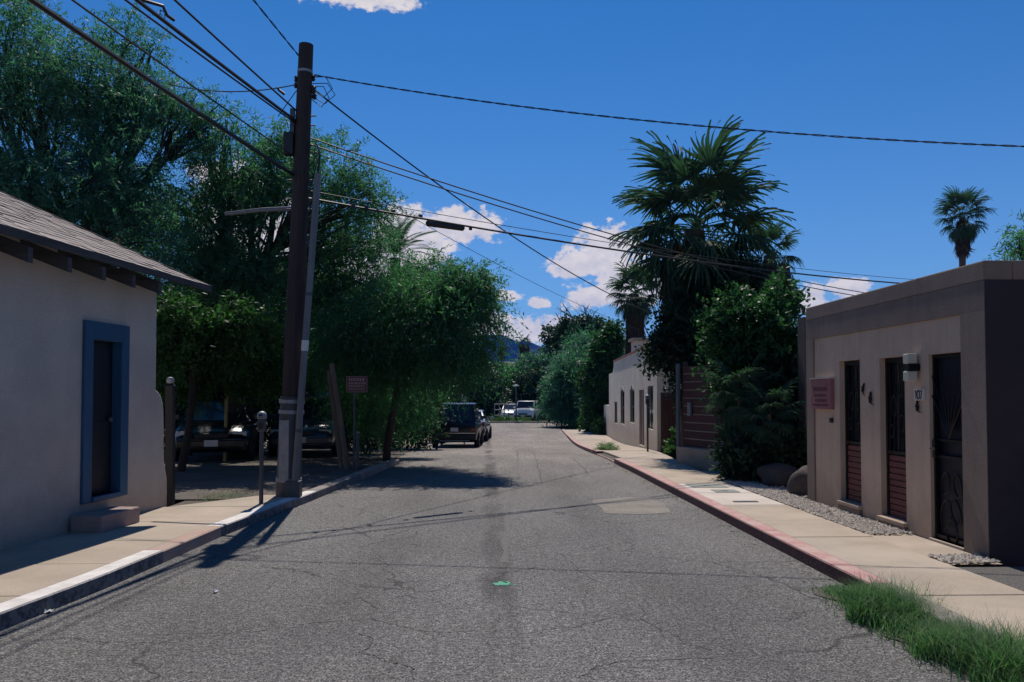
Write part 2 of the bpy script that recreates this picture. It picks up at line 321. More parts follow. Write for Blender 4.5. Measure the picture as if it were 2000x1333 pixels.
# ------------------------------------------------------------------ object helpers
def tag(o, label=None, cat=None, group=None, kind=None):
    if label: o['label'] = label
    if cat: o['category'] = cat
    if group: o['group'] = group
    if kind: o['kind'] = kind
    return o
def empty(name, loc, label, cat, group=None):
    o = bpy.data.objects.new(name, None); COL.objects.link(o); o.location = loc; o.empty_display_size = .2
    return tag(o, label, cat, group)
def link(me, name, parent=None, mtx=None, recentre=True):
    o = bpy.data.objects.new(name, me); COL.objects.link(o)
    if parent is not None:
        o.parent = parent
        o.matrix_parent_inverse = Matrix.Translation(-parent.location) if parent.parent is None else Matrix.Identity(4)
    elif recentre and mtx is None and len(me.vertices):
        n = len(me.vertices); a = np.empty(n*3, np.float32); me.vertices.foreach_get('co', a); a = a.reshape(-1, 3)
        lo, hi = a.min(0), a.max(0); c = np.array([(lo[0]+hi[0])/2, (lo[1]+hi[1])/2, lo[2]], np.float32)
        a -= c; me.vertices.foreach_set('co', a.ravel()); me.update(); o.location = Vector(c.tolist())
    if mtx is not None: o.matrix_basis = mtx
    return o
class MB:
    def __init__(s): s.v = []; s.f = []
    def add(s, vs, fs):
        b = len(s.v); s.v += [tuple(p) for p in vs]; s.f += [tuple(b+i for i in f) for f in fs]; return s
    def box(s, x0, x1, y0, y1, z0, z1):
        return s.add([(x0, y0, z0), (x1, y0, z0), (x1, y1, z0), (x0, y1, z0), (x0, y0, z1), (x1, y0, z1), (x1, y1, z1), (x0, y1, z1)],
                     [(0, 3, 2, 1), (4, 5, 6, 7), (0, 1, 5, 4), (1, 2, 6, 5), (2, 3, 7, 6), (3, 0, 4, 7)])
    def obox(s, c, ax, ay, az):
        """box by centre and three half axes"""
        c = Vector(c); ax, ay, az = Vector(ax), Vector(ay), Vector(az); vs = []
        for k in (-1, 1):
            for (i, j) in ((-1, -1), (1, -1), (1, 1), (-1, 1)): vs.append(c+ax*i+ay*j+az*k)
        return s.add(vs, [(0, 3, 2, 1), (4, 5, 6, 7), (0, 1, 5, 4), (1, 2, 6, 5), (2, 3, 7, 6), (3, 0, 4, 7)])
    def tube(s, pts, r, n=8, cap=True):
        pts = [Vector(p) for p in pts]; rs = r if isinstance(r, (list, tuple)) else [r]*len(pts); b = len(s.v)
        up = None
        for i, p in enumerate(pts):
            d = (pts[min(i+1, len(pts)-1)] - pts[max(i-1, 0)])
            d = d.normalized() if d.length > 1e-9 else Vector((0, 0, 1))
            if up is None: up = d.orthogonal().normalized()
            a = (up - d*up.dot(d)); a = a.normalized() if a.length > 1e-6 else d.orthogonal().normalized(); up = a; c = d.cross(a)
            for k in range(n):
                t = 2*math.pi*k/n; s.v.append(tuple(p + (a*math.cos(t)+c*math.sin(t))*rs[i]))
        for i in range(len(pts)-1):
            for k in range(n):
                q = (k+1) % n; s.f.append((b+i*n+k, b+i*n+q, b+(i+1)*n+q, b+(i+1)*n+k))
        if cap:
            s.f.append(tuple(b+k for k in reversed(range(n)))); s.f.append(tuple(b+(len(pts)-1)*n+k for k in range(n)))
        return s
    def prism(s, poly, d):
        """closed polygon (3-D points) swept along d"""
        n = len(poly); d = Vector(d); vs = [Vector(p) for p in poly]; vs += [p+d for p in vs]
        return s.add(vs, [tuple(reversed(range(n))), tuple(range(n, 2*n))] + [(i, (i+1) % n, n+(i+1) % n, n+i) for i in range(n)])
    def lathe(s, c, prof, n=16, axis='z'):
        b = len(s.v); c = Vector(c)
        for (r, h) in prof:
            for k in range(n):
                t = 2*math.pi*k/n; p = (r*math.cos(t), r*math.sin(t), h) if axis == 'z' else (h, r*math.cos(t), r*math.sin(t)) if axis == 'x' else (r*math.cos(t), h, r*math.sin(t))
                s.v.append(tuple(c+Vector(p)))
        for i in range(len(prof)-1):
            for k in range(n):
                q = (k+1) % n; s.f.append((b+i*n+k, b+i*n+q, b+(i+1)*n+q, b+(i+1)*n+k))
        s.f.append(tuple(b+k for k in reversed(range(n)))); s.f.append(tuple(b+(len(prof)-1)*n+k for k in range(n)))
        return s
    def mesh(s, name, m, smooth=False, bevel=0.0, seg=2):
        me = bpy.data.meshes.new(name); bm = bmesh.new()
        vv = [bm.verts.new(p) for p in s.v]
        for f in s.f:
            try: bm.faces.new([vv[i] for i in f])
            except ValueError: pass
        bmesh.ops.recalc_face_normals(bm, faces=bm.faces)
        if bevel > 0:
            es = [e for e in bm.edges if len(e.link_faces) == 2 and e.calc_face_angle(0) > 0.5]
            bmesh.ops.bevel(bm, geom=es, offset=bevel, segments=seg, profile=.6, affect='EDGES', clamp_overlap=True)
        for f in bm.faces: f.smooth = smooth
        bm.to_mesh(me); bm.free()
        if m: me.materials.append(m)
        if smooth:
            try: me.set_sharp_from_angle(angle=R(40))
            except Exception: pass
        return me
    def build(s, name, m, parent=None, smooth=False, bevel=0.0, seg=2, mtx=None):
        return link(s.mesh(name, m, smooth, bevel, seg), name, parent, mtx)
def copy_tree(o, parent=None):
    c = o.copy(); COL.objects.link(c)
    if parent is not None: c.parent = parent; c.matrix_parent_inverse = o.matrix_parent_inverse.copy()
    for ch in list(o.children): copy_tree(ch, c)
    return c
def np_mesh(name, V, faces_n, mtl, tint=None, k=4):
    """V (n*k,3): n polygons of k own vertices"""
    me = bpy.data.meshes.new(name); n = faces_n
    me.vertices.add(n*k); me.vertices.foreach_set('co', V.astype(np.float32).ravel())
    me.loops.add(n*k); me.loops.foreach_set('vertex_index', np.arange(n*k, dtype=np.int32))
    me.polygons.add(n); me.polygons.foreach_set('loop_start', np.arange(0, n*k, k, dtype=np.int32))
    if tint is not None:
        a = me.attributes.new('tint', 'FLOAT', 'POINT'); a.data.foreach_set('value', np.repeat(tint, k).astype(np.float32))
    me.materials.append(mtl); me.update(calc_edges=True); return me
def nrm(a): return a/np.maximum(np.linalg.norm(a, axis=-1, keepdims=True), 1e-9)
def leaf_quads(C, D, Nn, L, W):
    S = nrm(np.cross(D, Nn)); L = L[:, None]; W = W[:, None]*0.5
    mid = C + D*L*0.45
    return np.stack([C, mid+S*W, C+D*L, mid-S*W], 1).reshape(-1, 3)
def sprays(rng, lobes, n_spray, per, tl, L, W, droop=.25, curl=.3, shell=.42, gap=.0, spread=.8, gapscale=1.0):
    """leafy twigs spread through ellipsoid lobes, with gaps where a slow wave field is low"""
    lb = np.array([(*c, *r) for c, r in lobes]); w = (lb[:, 3]*lb[:, 4]*lb[:, 5])**.72; w /= w.sum()
    i = rng.choice(len(lb), n_spray*2, p=w); d = nrm(rng.normal(size=(len(i), 3)))
    rad = rng.random(len(i))**shell
    pos = lb[i, :3] + d*lb[i, 3:]*rad[:, None]*(1+.10*rng.normal(size=(len(i), 1)))
    ph = rng.random((6, 4))*6.28; fld = np.zeros(len(i))
    for k in range(6):
        kv = np.array([math.sin(k*2.1+1), math.cos(k*1.7), math.sin(k*1.3+.5)])*(1.6+.9*k)*gapscale
        fld += np.sin(pos@kv+ph[k, 0])/(1+.25*k)
    keep = fld > np.quantile(fld, gap); pos, d, i, fld = pos[keep][:n_spray], d[keep][:n_spray], i[keep][:n_spray], fld[keep][:n_spray]
    n = len(pos)
    t = nrm(d*np.array([1, 1, .7]) + rng.normal(size=(n, 3))*.55 + np.array([0, 0, -droop]))
    tlen = tl*(.55+.9*rng.random(n)); side0 = nrm(np.cross(t, rng.normal(size=(n, 3))))
    s = np.tile((np.arange(per)+.5)/per, (n, 1)) + rng.normal(size=(n, per))*.03
    C = pos[:, None] + t[:, None]*(tlen[:, None]*s)[..., None]; C[..., 2] -= curl*tlen[:, None]*s**2
    sg = np.where(np.arange(per) % 2 == 0, 1, -1)[None, :, None]
    D = nrm(t[:, None]*.55 + side0[:, None]*sg*spread + rng.normal(size=(n, per, 3))*.28 + np.array([0, 0, -droop*.7]))
    Nn = nrm(np.array([0, 0, 1.0]) + rng.normal(size=(n, per, 3))*.7)
    Ls = L*(.6+.8*rng.random((n, per))); Ws = W*(.7+.6*rng.random((n, per)))
    V = leaf_quads(C.reshape(-1, 3), D.reshape(-1, 3), Nn.reshape(-1, 3), Ls.ravel(), Ws.ravel())
    tint = np.clip(np.repeat(.5+.22*rng.normal(size=n), per)+.15*rng.normal(size=n*per), 0, 1)
    return V, n*per, tint, pos
def limb(mb, a, b, r0, r1, rng, bend=.12, seg=6, n=7):
    a, b = Vector(a), Vector(b); L = (b-a).length
    o1 = Vector(rng.normal(size=3).tolist())*bend*L; o2 = Vector(rng.normal(size=3).tolist())*bend*L*.5
    pts = []; rs = []
    for i in range(seg+1):
        t = i/seg; pts.append(a.lerp(b, t)+o1*(t*(1-t)*2)+o2*math.sin(t*6.28)*.3); rs.append(r0+(r1-r0)*t)
    mb.tube(pts, rs, n); return pts
def make_tree(name, label, base, top, lobes, lm, n_spray, per=14, tl=.55, L=.12, W=.03, r=.16, droop=.25, curl=.3, shell=.42, gap=.0,
              twigs=10, bark='bark', group=None, cat='tree', seed=1, spread=.8, forks=None, gapscale=1.0, trunk_bits=True):
    rng = np.random.default_rng(seed); base = Vector(base); top = Vector(top)
    root = empty(name, base, label, cat, group)
    mb = MB()
    limb(mb, base-Vector((0, 0, .1)), top, r, r*.62, rng, .05, 7, 10)
    for (c, rr) in lobes:
        c = Vector(c); rr = Vector(rr)
        inner = top.lerp(c, .85); pts = limb(mb, top-Vector((0, 0, rng.random()*.4)), inner, r*.42, r*.14, rng, .10, 7, 7)
        for k in range(twigs):
            d = Vector(nrm(rng.normal(size=3)).tolist()); q = c+Vector((d.x*rr.x, d.y*rr.y, d.z*rr.z))*(.55+.4*rng.random())
            a = pts[int(3+rng.random()*4)]; limb(mb, a, q, r*.16, r*.03, rng, .14, 5, 4)
    mb.build('trunk', M[bark], root, smooth=True)
    V, n, tint, _ = sprays(rng, lobes, n_spray, per, tl, L, W, droop, curl, shell, gap, spread, gapscale)
    cr = link(np_mesh('crown', V, n, LEAF[lm], tint), 'crown', root); cr['kind'] = 'stuff'
    del cr['kind']
    return root
def bush(name, label, base, lobes, lm, n_spray, per=10, tl=.25, L=.09, W=.045, droop=.05, curl=.15, shell=.5, gap=.0, cat='shrub', group=None, seed=1, stems=7, spread=.8):
    rng = np.random.default_rng(seed); base = Vector(base); root = empty(name, base, label, cat, group); mb = MB()
    for (c, rr) in lobes:
        for k in range(max(2, stems//len(lobes))):
            q = Vector(c)+Vector((rng.normal()*rr[0]*.5, rng.normal()*rr[1]*.5, rng.random()*rr[2]*.6)); limb(mb, base+Vector((rng.normal()*.06, rng.normal()*.06, -.04)), q, .022, .006, rng, .1, 5, 5)
    mb.build('stem', M['bark'], root, smooth=True)
    V, n, tint, _ = sprays(rng, lobes, n_spray, per, tl, L, W, droop, curl, shell, gap, spread)
    link(np_mesh('foliage', V, n, LEAF[lm], tint), 'foliage', root); return root

# ------------------------------------------------------------------ setting: ground, road, pavements
def xR(y): return float(np.interp(y, (-10, 19, 27, 36, 51, 58), (3.10, 3.12, 3.42, 3.95, 4.75, 5.1)))
def xL(y): return float(np.interp(y, (-10, 3, 5.9, 7.05, 8.33, 9.6, 11.47, 12.7, 15.82, 20.22, 33, 58), (-4.1, -3.62, -3.39, -3.24, -3.15, -3.08, -2.88, -2.72, -2.42, -2.04, -2.45, -1.3)))
def xO(y): return float(np.interp(y, (-10, 14.1, 18.5, 24.5, 42, 58), (4.2, 4.2, 4.45, 5.14, 6.34, 7.4)))
def xW(y): return -4.77+.115*(y-8.05)           # face line of the house on the left
def ribbon(name, m, fl, fr, ys, dz, parent=None, nx=2, kind='structure'):
    mb = MB(); vs = []
    for y in ys:
        a, b = fl(y), fr(y)
        for i in range(nx): vs.append((a+(b-a)*i/(nx-1), y, gz(y)+(dz(a+(b-a)*i/(nx-1), y) if callable(dz) else dz)))
    fs = [(j*nx+i, j*nx+i+1, (j+1)*nx+i+1, (j+1)*nx+i) for j in range(len(ys)-1) for i in range(nx-1)]
    o = mb.add(vs, fs).build(name, m, parent, smooth=True)
    if parent is None and kind: o['kind'] = kind
    return o
NEAR = list(np.arange(-8, 57.5, .75))
ribbon('ground', M['dirt'], lambda y: -4000, lambda y: 4000, [-60]+NEAR+[58.5, 70, 90, 140, 400, 1500, 2780], -.05)
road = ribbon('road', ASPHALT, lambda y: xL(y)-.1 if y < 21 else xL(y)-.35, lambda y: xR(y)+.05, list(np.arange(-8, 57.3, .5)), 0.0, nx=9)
road.location = (0, 0, 0) if False else road.location
cross = ribbon('cross_street', ASPHALT, lambda y: -60, lambda y: 60, [57.0, 60, 63, 66], .004)
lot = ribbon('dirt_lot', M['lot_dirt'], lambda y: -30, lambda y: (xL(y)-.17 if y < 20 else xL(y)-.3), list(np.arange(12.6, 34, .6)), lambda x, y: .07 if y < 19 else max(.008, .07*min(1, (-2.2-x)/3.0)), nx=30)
# prominent cracks, seam and patches lying on the road
def flat_strip(name, m, pts, w, parent, z=.004, jit=.0):
    mb = MB(); vs = []; rr = random.Random(len(pts)*7+int(abs(pts[0][0])*100))
    for i, p in enumerate(pts):
        a = Vector((*pts[max(i-1, 0)][:2], 0)); b = Vector((*pts[min(i+1, len(pts)-1)][:2], 0)); d = (b-a).normalized(); s = Vector((-d.y, d.x, 0))
        ww = w*(.5+rr.random()); q = Vector((p[0], p[1], gz(p[1])+z))
        vs += [q+s*ww/2, q-s*ww/2]
    return mb.add(vs, [(2*i, 2*i+1, 2*i+3, 2*i+2) for i in range(len(pts)-1)]).build(name, m, parent)
def G(u, v):
    a, b = ray(u, v); Y = CAM_Z/-b
    for _ in range(12): Y = (CAM_Z-gz(Y))/-b
    return (a*Y, Y)
def wander(pts, amp, n=6, seed=1):
    rr = random.Random(seed); out = []
    for a, b in zip(pts, pts[1:]):
        for i in range(n):
            t = i/n; out.append((a[0]+(b[0]-a[0])*t+rr.gauss(0, amp), a[1]+(b[1]-a[1])*t+rr.gauss(0, amp)))
    return out+[pts[-1]]
for k, (pl, w) in enumerate((
        ([(600, 1218), (700, 1210), (740, 1190), (700, 1168)], .010), ([(720, 1205), (770, 1222), (830, 1235), (980, 1232)], .010), ([(1000, 1240), (1130, 1222), (1240, 1200)], .008),
        ([(700, 1238), (735, 1250), (705, 1275), (760, 1290), (800, 1302), (810, 1328)], .012), ([(1130, 1325), (1170, 1300), (1215, 1292), (1400, 1285)], .010),
        ([(1250, 1180), (1260, 1215), (1330, 1250), (1390, 1272)], .009), ([(700, 1070), (760, 1055), (810, 1048), (815, 1038)], .010), ([(1205, 1035), (1240, 1058), (1140, 1072)], .010),
        ([(740, 1140), (840, 1135)], .008), ([(1090, 1080), (1130, 1110), (1160, 1135)], .008), ([(1043, 885), (1050, 910), (1057, 945)], .035), ([(1118, 895), (1150, 928)], .03),
        ([(1500, 1142), (1560, 1149), (1628, 1148)], .010), ([(300, 1240), (460, 1236), (560, 1226)], .008))):
    flat_strip('crack', M['crack'], wander([G(*p) for p in pl], .014, 8, k), w*.7, road)
seam = [(1010, 880), (1012, 930), (996, 985), (990, 1040), (985, 1100)]
flat_strip('seam_strip', mat('seam', (.135, .125, .115), (.105, .10, .098), 9, .9, .3, 30, fine=.5), wander([G(*p) for p in seam], .006, 6, 4), .07, road, .003)
mb = MB(); pp = wander([G(*p) for p in ((1160, 978), (1215, 972), (1270, 972), (1300, 985), (1312, 1003), (1250, 1006), (1180, 1003), (1160, 978))], .022, 4, 9)[:-1]
mb.add([(x, y, gz(y)+.004) for x, y in pp], [tuple(range(len(pp)))]).build('road_patch', M['patch'], road)
mb = MB(); mb2 = []; rr = random.Random(5); c = G(981, 1141)
for k in range(16):
    a = k/16*6.283; r = .075*(.6+.6*rr.random()); mb2.append((c[0]+r*math.cos(a), c[1]+1.1*r*math.sin(a), .004))
mb.add(mb2, [tuple(range(16))])
for k in range(14):
    a = rr.random()*6.28; d = .05+.09*rr.random(); q = (c[0]+d*math.cos(a), c[1]+d*math.sin(a)); s = .006+.012*rr.random()
    mb.add([(q[0]-s, q[1], .004), (q[0], q[1]-s, .004), (q[0]+s, q[1], .004), (q[0], q[1]+s, .004)], [(0, 1, 2, 3)])
mb.build('paint_spot', M['paint_green'], road)

def slab(name, m, fl, fr, y0, y1, zt, parent, th=.12, gap=.012, tilt=0.0):
    mb = MB(); ys = (y0+gap/2, y1-gap/2); vs = []
    for z in (-th, 0):
        for (f, y) in ((fl, ys[0]), (fr, ys[0]), (fr, ys[1]), (fl, ys[1])):
            vs.append((f(y)+(gap/2 if f is fl else -gap/2), y, gz(y)+zt+z+(tilt if z == 0 else 0)))
    mb.add(vs, [(0, 3, 2, 1), (4, 5, 6, 7), (0, 1, 5, 4), (1, 2, 6, 5), (2, 3, 7, 6), (3, 0, 4, 7)])
    return mb.build(name, m, parent, bevel=.006, seg=1)
# right pavement: bed, slabs, red kerb
KT = .19
pav = ribbon('pavement', M['mortar'], lambda y: xR(y)+.03, lambda y: xO(y)-.01, list(np.arange(-6, 52, 1.0)), .06)
ys = [-4, -2.4, -.8, .8, 2.2, 3.6, 5.0, 6.2, 7.2, 8.77, 9.95, 11.35, 12.75, 14.1, 15.6, 17.1, 18.6, 20.1]+list(np.arange(21.7, 52, 1.6))
for a, b in zip(ys, ys[1:]):
    fresh = 11.3 < a < 14.0
    slab('paving_slab', M['concrete_new'] if fresh else M['concrete'], lambda y: xR(y)+KT, xO, a, b, .12, pav, tilt=random.uniform(-.003, .003))
kerb = MB()
def kerb_piece(y0, y1, side, m, parent, h=.12, w=KT-.004):
    n = max(2, int((y1-y0)/.5)); mb = MB(); vs = []
    for i in range(n+1):
        y = y0+(y1-y0)*i/n; x = xR(y) if side > 0 else xL(y); z = gz(y)
        for (dx, dz) in ((.0, -.08), (.004, h-.012), (.016, h), (w, h+.001), (w, -.08)): vs.append((x+dx*side, y, z+dz))
    fs = [(i*5+k, i*5+(k+1) % 5, (i+1)*5+(k+1) % 5, (i+1)*5+k) for i in range(n) for k in range(5)]
    fs += [(0, 1, 2, 3, 4), tuple(n*5+k for k in (4, 3, 2, 1, 0))]
    return mb.add(vs, fs).build('kerb_section', m, parent)
rk = tag(ribbon('kerb', M['mortar'], lambda y: xR(y)+.02, lambda y: xR(y)+.1, list(np.arange(-6, 52, 1.0)), -.02), kind='structure')
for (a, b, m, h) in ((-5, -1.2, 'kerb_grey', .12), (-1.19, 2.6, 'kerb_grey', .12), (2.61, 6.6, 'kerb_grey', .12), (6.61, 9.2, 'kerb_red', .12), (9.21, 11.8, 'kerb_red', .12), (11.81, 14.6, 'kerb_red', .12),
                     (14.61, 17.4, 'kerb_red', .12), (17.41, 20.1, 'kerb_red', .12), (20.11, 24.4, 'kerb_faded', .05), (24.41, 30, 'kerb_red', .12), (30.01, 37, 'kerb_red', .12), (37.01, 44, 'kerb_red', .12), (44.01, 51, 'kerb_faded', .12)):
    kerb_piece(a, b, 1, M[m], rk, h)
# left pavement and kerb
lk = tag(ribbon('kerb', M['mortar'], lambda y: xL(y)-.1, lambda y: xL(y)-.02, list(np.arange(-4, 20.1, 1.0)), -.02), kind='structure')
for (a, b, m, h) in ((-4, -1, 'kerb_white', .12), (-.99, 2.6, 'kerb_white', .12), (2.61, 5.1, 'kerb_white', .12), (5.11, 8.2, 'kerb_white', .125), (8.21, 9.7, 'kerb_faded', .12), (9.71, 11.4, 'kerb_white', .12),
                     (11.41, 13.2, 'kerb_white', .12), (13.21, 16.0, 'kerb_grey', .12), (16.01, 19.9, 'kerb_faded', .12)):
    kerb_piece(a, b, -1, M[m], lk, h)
lpav = ribbon('pavement', M['mortar'], lambda y: (xW(y)-.1) if y < 11 else -4.5, lambda y: xL(y)-.03, list(np.arange(-3, 12.6, .5)), .06)
ys = [-3, -1.5, 0, 1.4, 2.6, 4.0, 5.2, 6.4, 7.6, 8.8, 10.1, 11.4, 12.7]
for a, b in zip(ys, ys[1:]):
    slab('paving_slab', M['concrete'], (lambda y: xW(y)-.1) if a < 11 else (lambda y: -4.35+(y-11.4)*.75), lambda y: xL(y)-KT, a, b, .119, lpav, tilt=random.uniform(-.002, .002))
# ------------------------------------------------------------------ mountain range far off
def mountain():
    rng = np.random.default_rng(4); us = np.linspace(-1500, 3300, 200); vs = []; fs = []; rows = 14
    ph = rng.random((9,))*6.28
    for j in range(rows):
        t = j/(rows-1)
        for i, u in enumerate(us):
            prof = np.interp(u, (-3500, -1500, -400, 300, 600, 800, 925, 960, 1000, 1040, 1080, 1115, 1160, 1250, 1500, 1900, 2600, 3600, 5500),
                             (80, 130, 120, 155, 150, 130, 120, 113, 106, 104, 94, 92, 99, 96, 82, 90, 60, 95, 70))
            prof += sum(math.sin(u*.011*(k+1)*1.37+ph[k])*(5.5/(k+1)) for k in range(9))
            h = prof/F*2600*(1-t)**1.0*(1+.10*math.sin(u*.02+t*9)*(t*(1-t)*4)); Y = 2600-130*t+16*math.sin(u*.013+j*.8)+22*math.sin(u*.05+2*t)
            vs.append(((u-948)/F*2600*(1-.1*t), Y, -5+max(h, 0)))
    n = len(us)
    for j in range(rows-1):
        for i in range(n-1): fs.append((j*n+i, j*n+i+1, (j+1)*n+i+1, (j+1)*n+i))
    o = MB().add(vs, fs).build('mountain', M['hill'], smooth=True); o['kind'] = 'structure'
mountain()
# far kerb and verge over the cross street
fk = MB(); fk.box(-40, 40, 66.0, 66.3, gz(66)-.1, gz(66)+.14); o = fk.build('far_kerb', M['concrete']); o['kind'] = 'structure'

# ------------------------------------------------------------------ white house on the left
def left_house():
    root = empty('house', (xW(8)-2, 8, .1), 'white stucco house with shingled gable roof and one blue framed door on left pavement', 'house')
    d = Vector((.115, 1, 0)).normalized(); nx = Vector((d.y, -d.x, 0))        # along the wall, out of the wall
    def W(y, out=0.0, z=0.0):                                                  # point on the wall face by street distance
        return Vector((xW(y), y, z))+nx*out
    ztop = 3.16
    # wall: thick shell of front, end with buttress profile, door opening left out
    y0, y1 = 2.0, 11.02; dy0, dy1, dz0, dz1 = 9.38, 10.31, .40, 2.51
    mb = MB(); th = .32
    def wallbox(a, b, z0, z1): mb.prism([W(a, 0, z0), W(b, 0, z0), W(b, 0, z1), W(a, 0, z1)], -nx*th)
    wallbox(y0, dy0+.1, 0, ztop); wallbox(dy1-.1, y1-.08, 0, ztop); wallbox(dy0+.1, dy1-.1, dz1-.1, ztop); wallbox(dy0+.1, dy1-.1, 0, dz0+.06)
    # battered buttress at the corner, stepped curve
    prof = [(0, 1.72), (.07, 1.69), (.14, 1.63), (.19, 1.54), (.215, 1.42), (.225, 1.2), (.235, .9), (.25, .72), (.29, .60), (.325, .5), (.335, .3), (.335, 0)]
    mb.build('wall', M['stucco_left'], root); mb = MB(); poly = [W(y1-.08, 0, 0), W(y1-.08, 0, ztop), W(y1, 0, ztop)]+[W(y1+a, 0, z) for a, z in prof]
    mb.prism(poly, -nx*.6)
    mb.build('buttress', M['stucco_left'], root, bevel=.02, seg=2); mb = MB(); mb.prism([W(y1-.02, -.6, 0), W(y1-.02, -6, 0), W(y1-.02, -6, ztop+2.7), W(y1-.02, -3.2, ztop+1.35), W(y1-.02, -.3, ztop)], -d*.3)
    mb.build('end_wall', M['stucco_left'], root)
    # foundation toe
    # door
    fr = MB(); o = .035
    fr.prism([W(dy0, o, dz0), W(dy0+.17, o, dz0), W(dy0+.17, o, dz1), W(dy0, o, dz1)], -nx*.16)
    fr.prism([W(dy1-.17, o, dz0), W(dy1, o, dz0), W(dy1, o, dz1), W(dy1-.17, o, dz1)], -nx*.16)
    fr.prism([W(dy0+.172, o-.002, dz1-.21), W(dy1-.172, o-.002, dz1-.21), W(dy1-.172, o-.002, dz1), W(dy0+.172, o-.002, dz1)], -nx*.16)
    fr.prism([W(dy0+.172, o+.02, dz0), W(dy1-.172, o+.02, dz0), W(dy1-.172, o+.02, dz0+.06), W(dy0+.172, o+.02, dz0+.06)], -nx*.2)
    door = MB().prism([W(dy0+.15, -.09, dz0+.03), W(dy1-.15, -.09, dz0+.03), W(dy1-.15, -.09, dz1-.18), W(dy0+.15, -.09, dz1-.18)], -nx*.05)
    for z in (dz0+.25, dz0+1.1):
        door.prism([W(dy0+.26, -.088, z), W(dy1-.26, -.088, z), W(dy1-.26, -.088, z+.68), W(dy0+.26, -.088, z+.68)], nx*.012)
    dr = door.build('door', M['door_dark'], root); dr['label'] = 'dark recessed door'
    f = fr.build('door_frame', M['blue_wood'], dr, bevel=.006, seg=1)
    MB().lathe(W(dy1-.25, -.06, 1.35), [(.012, -.03), (.03, -.02), (.03, .02), (.012, .03)], 10).build('handle', M['galv_dark'], dr)
    # rafters, fascia
    for k in range(12):
        y = 3.55+k*.603+.04
        if y > 10.4: break
        c = W(y, .21, 3.08); MB().obox(c, nx*.26-Vector((0, 0, .10)), d*.035, Vector((0, 0, .075))).build('rafter', M['wood_fascia'], root)
    sl = math.tan(R(24.0)); ey = 11.57
    def Rf(y, run, up=0): return W(y, .47-run, 3.17+run*sl+up)
    fa = MB().prism([Rf(1.5, -.005, -.065), Rf(ey, -.005, -.065), Rf(ey, -.005, .012), Rf(1.5, -.005, .012)], nx*.03); fa.build('fascia', M['wood_fascia'], root)
    deck = MB().prism([Rf(1.5, 0, 0), Rf(1.5, 4.2, 0), Rf(1.5, 4.2, -.03), Rf(1.5, 0, -.03)], d*(ey-1.52)/d.y)
    roof = deck.build('roof', M['wood_fascia'], root)
    MB().prism([Rf(ey, -.02, -.075), Rf(ey, 4.2, -.075), Rf(ey, 4.2, .03), Rf(ey, -.02, .03)], d*.035).build('bargeboard', M['wood_fascia'], root)
    # the far slope, back eave out of view
    MB().prism([Rf(1.5, 4.2, 0), Rf(1.5, 8.2, -4.0*sl*2), Rf(1.5, 8.2, -4.0*sl*2-.04), Rf(1.5, 4.2, -.04)], d*(ey-1.52)/d.y).build('back_slope', M['shingle'], root)
    # shingles: courses of separate tabs
    rr = random.Random(2); cr, wd = .165, .27; meshes = []
    for k in range(5):
        t = .007+.002*k; w = wd-.010-.008*k
        m = MB(); m.prism([(-w/2, 0, 0), (w/2, 0, 0), (w/2, .20, .0), (-w/2, .20, .0)], (0, 0, t)); meshes.append(m.mesh('shingle', M['shingle']))
    cells = []
    for j in range(26):
        run = j*cr-.02
        for i in range(int((ey-1.6)/wd)+1):
            y = 1.66+(i+.5*(j % 2))*wd
            if y > ey-.06: continue
            q = Rf(y, run); u = 948+q.x/q.y*F
            cells.append((j, y, run, u > 5 and q.y > 6))
    vis = [c for c in cells if c[3]]; vis.sort(key=lambda c: c[1]); keep = set(id(c) for c in vis[:298]); rest = MB()
    upv = (-nx+Vector((0, 0, sl))).normalized(); nn = d.cross(upv).normalized(); nn = nn if nn.z > 0 else -nn
    for c in cells:
        j, y, run, v = c; p = Rf(y, run)+nn*(.010+rr.random()*.006); a = rr.gauss(0, .02)
        bx = (d*math.cos(a)+upv*math.sin(a)); by = nn.cross(bx)
        bn = (nn+upv*(.030+rr.random()*.014)).normalized(); by = bn.cross(bx).normalized(); bx = by.cross(bn)
        mt = Matrix(((bx.x, by.x, bn.x, p.x), (bx.y, by.y, bn.y, p.y), (bx.z, by.z, bn.z, p.z), (0, 0, 0, 1)))
        if id(c) in keep: link(rr.choice(meshes), 'shingle', roof, mt)
        else:
            w = wd/2-.008; rest.add([mt @ Vector(q) for q in ((-w, 0, 0), (w, 0, 0), (w, .2, 0), (-w, .2, 0), (-w, 0, .014), (w, 0, .014), (w, .2, .014), (-w, .2, .014))],
                                    [(4, 5, 6, 7), (0, 1, 5, 4), (1, 2, 6, 5), (3, 0, 4, 7)])
    o = rest.build('shingle', M['shingle'], roof); o['kind'] = 'stuff'
    # step stands on the pavement: a block of its own
    st = MB().prism([W(9.16, .03, .115), W(9.95, .03, .115), W(9.95, .40, .115), W(9.16, .40, .115)], (0, 0, .19)).build('doorstep', mat('step_concrete', (.36, .26, .23), (.28, .21, .19), 4, .9, .4, 40, fine=.15), bevel=.015)
    tag(st, 'low concrete doorstep block below the blue framed door', 'step')
def shifted(build, dy):
    before = set(bpy.data.objects); build()
    for o in bpy.data.objects:
        if o not in before and o.parent is None: o.location.y += dy
shifted(left_house, .15)

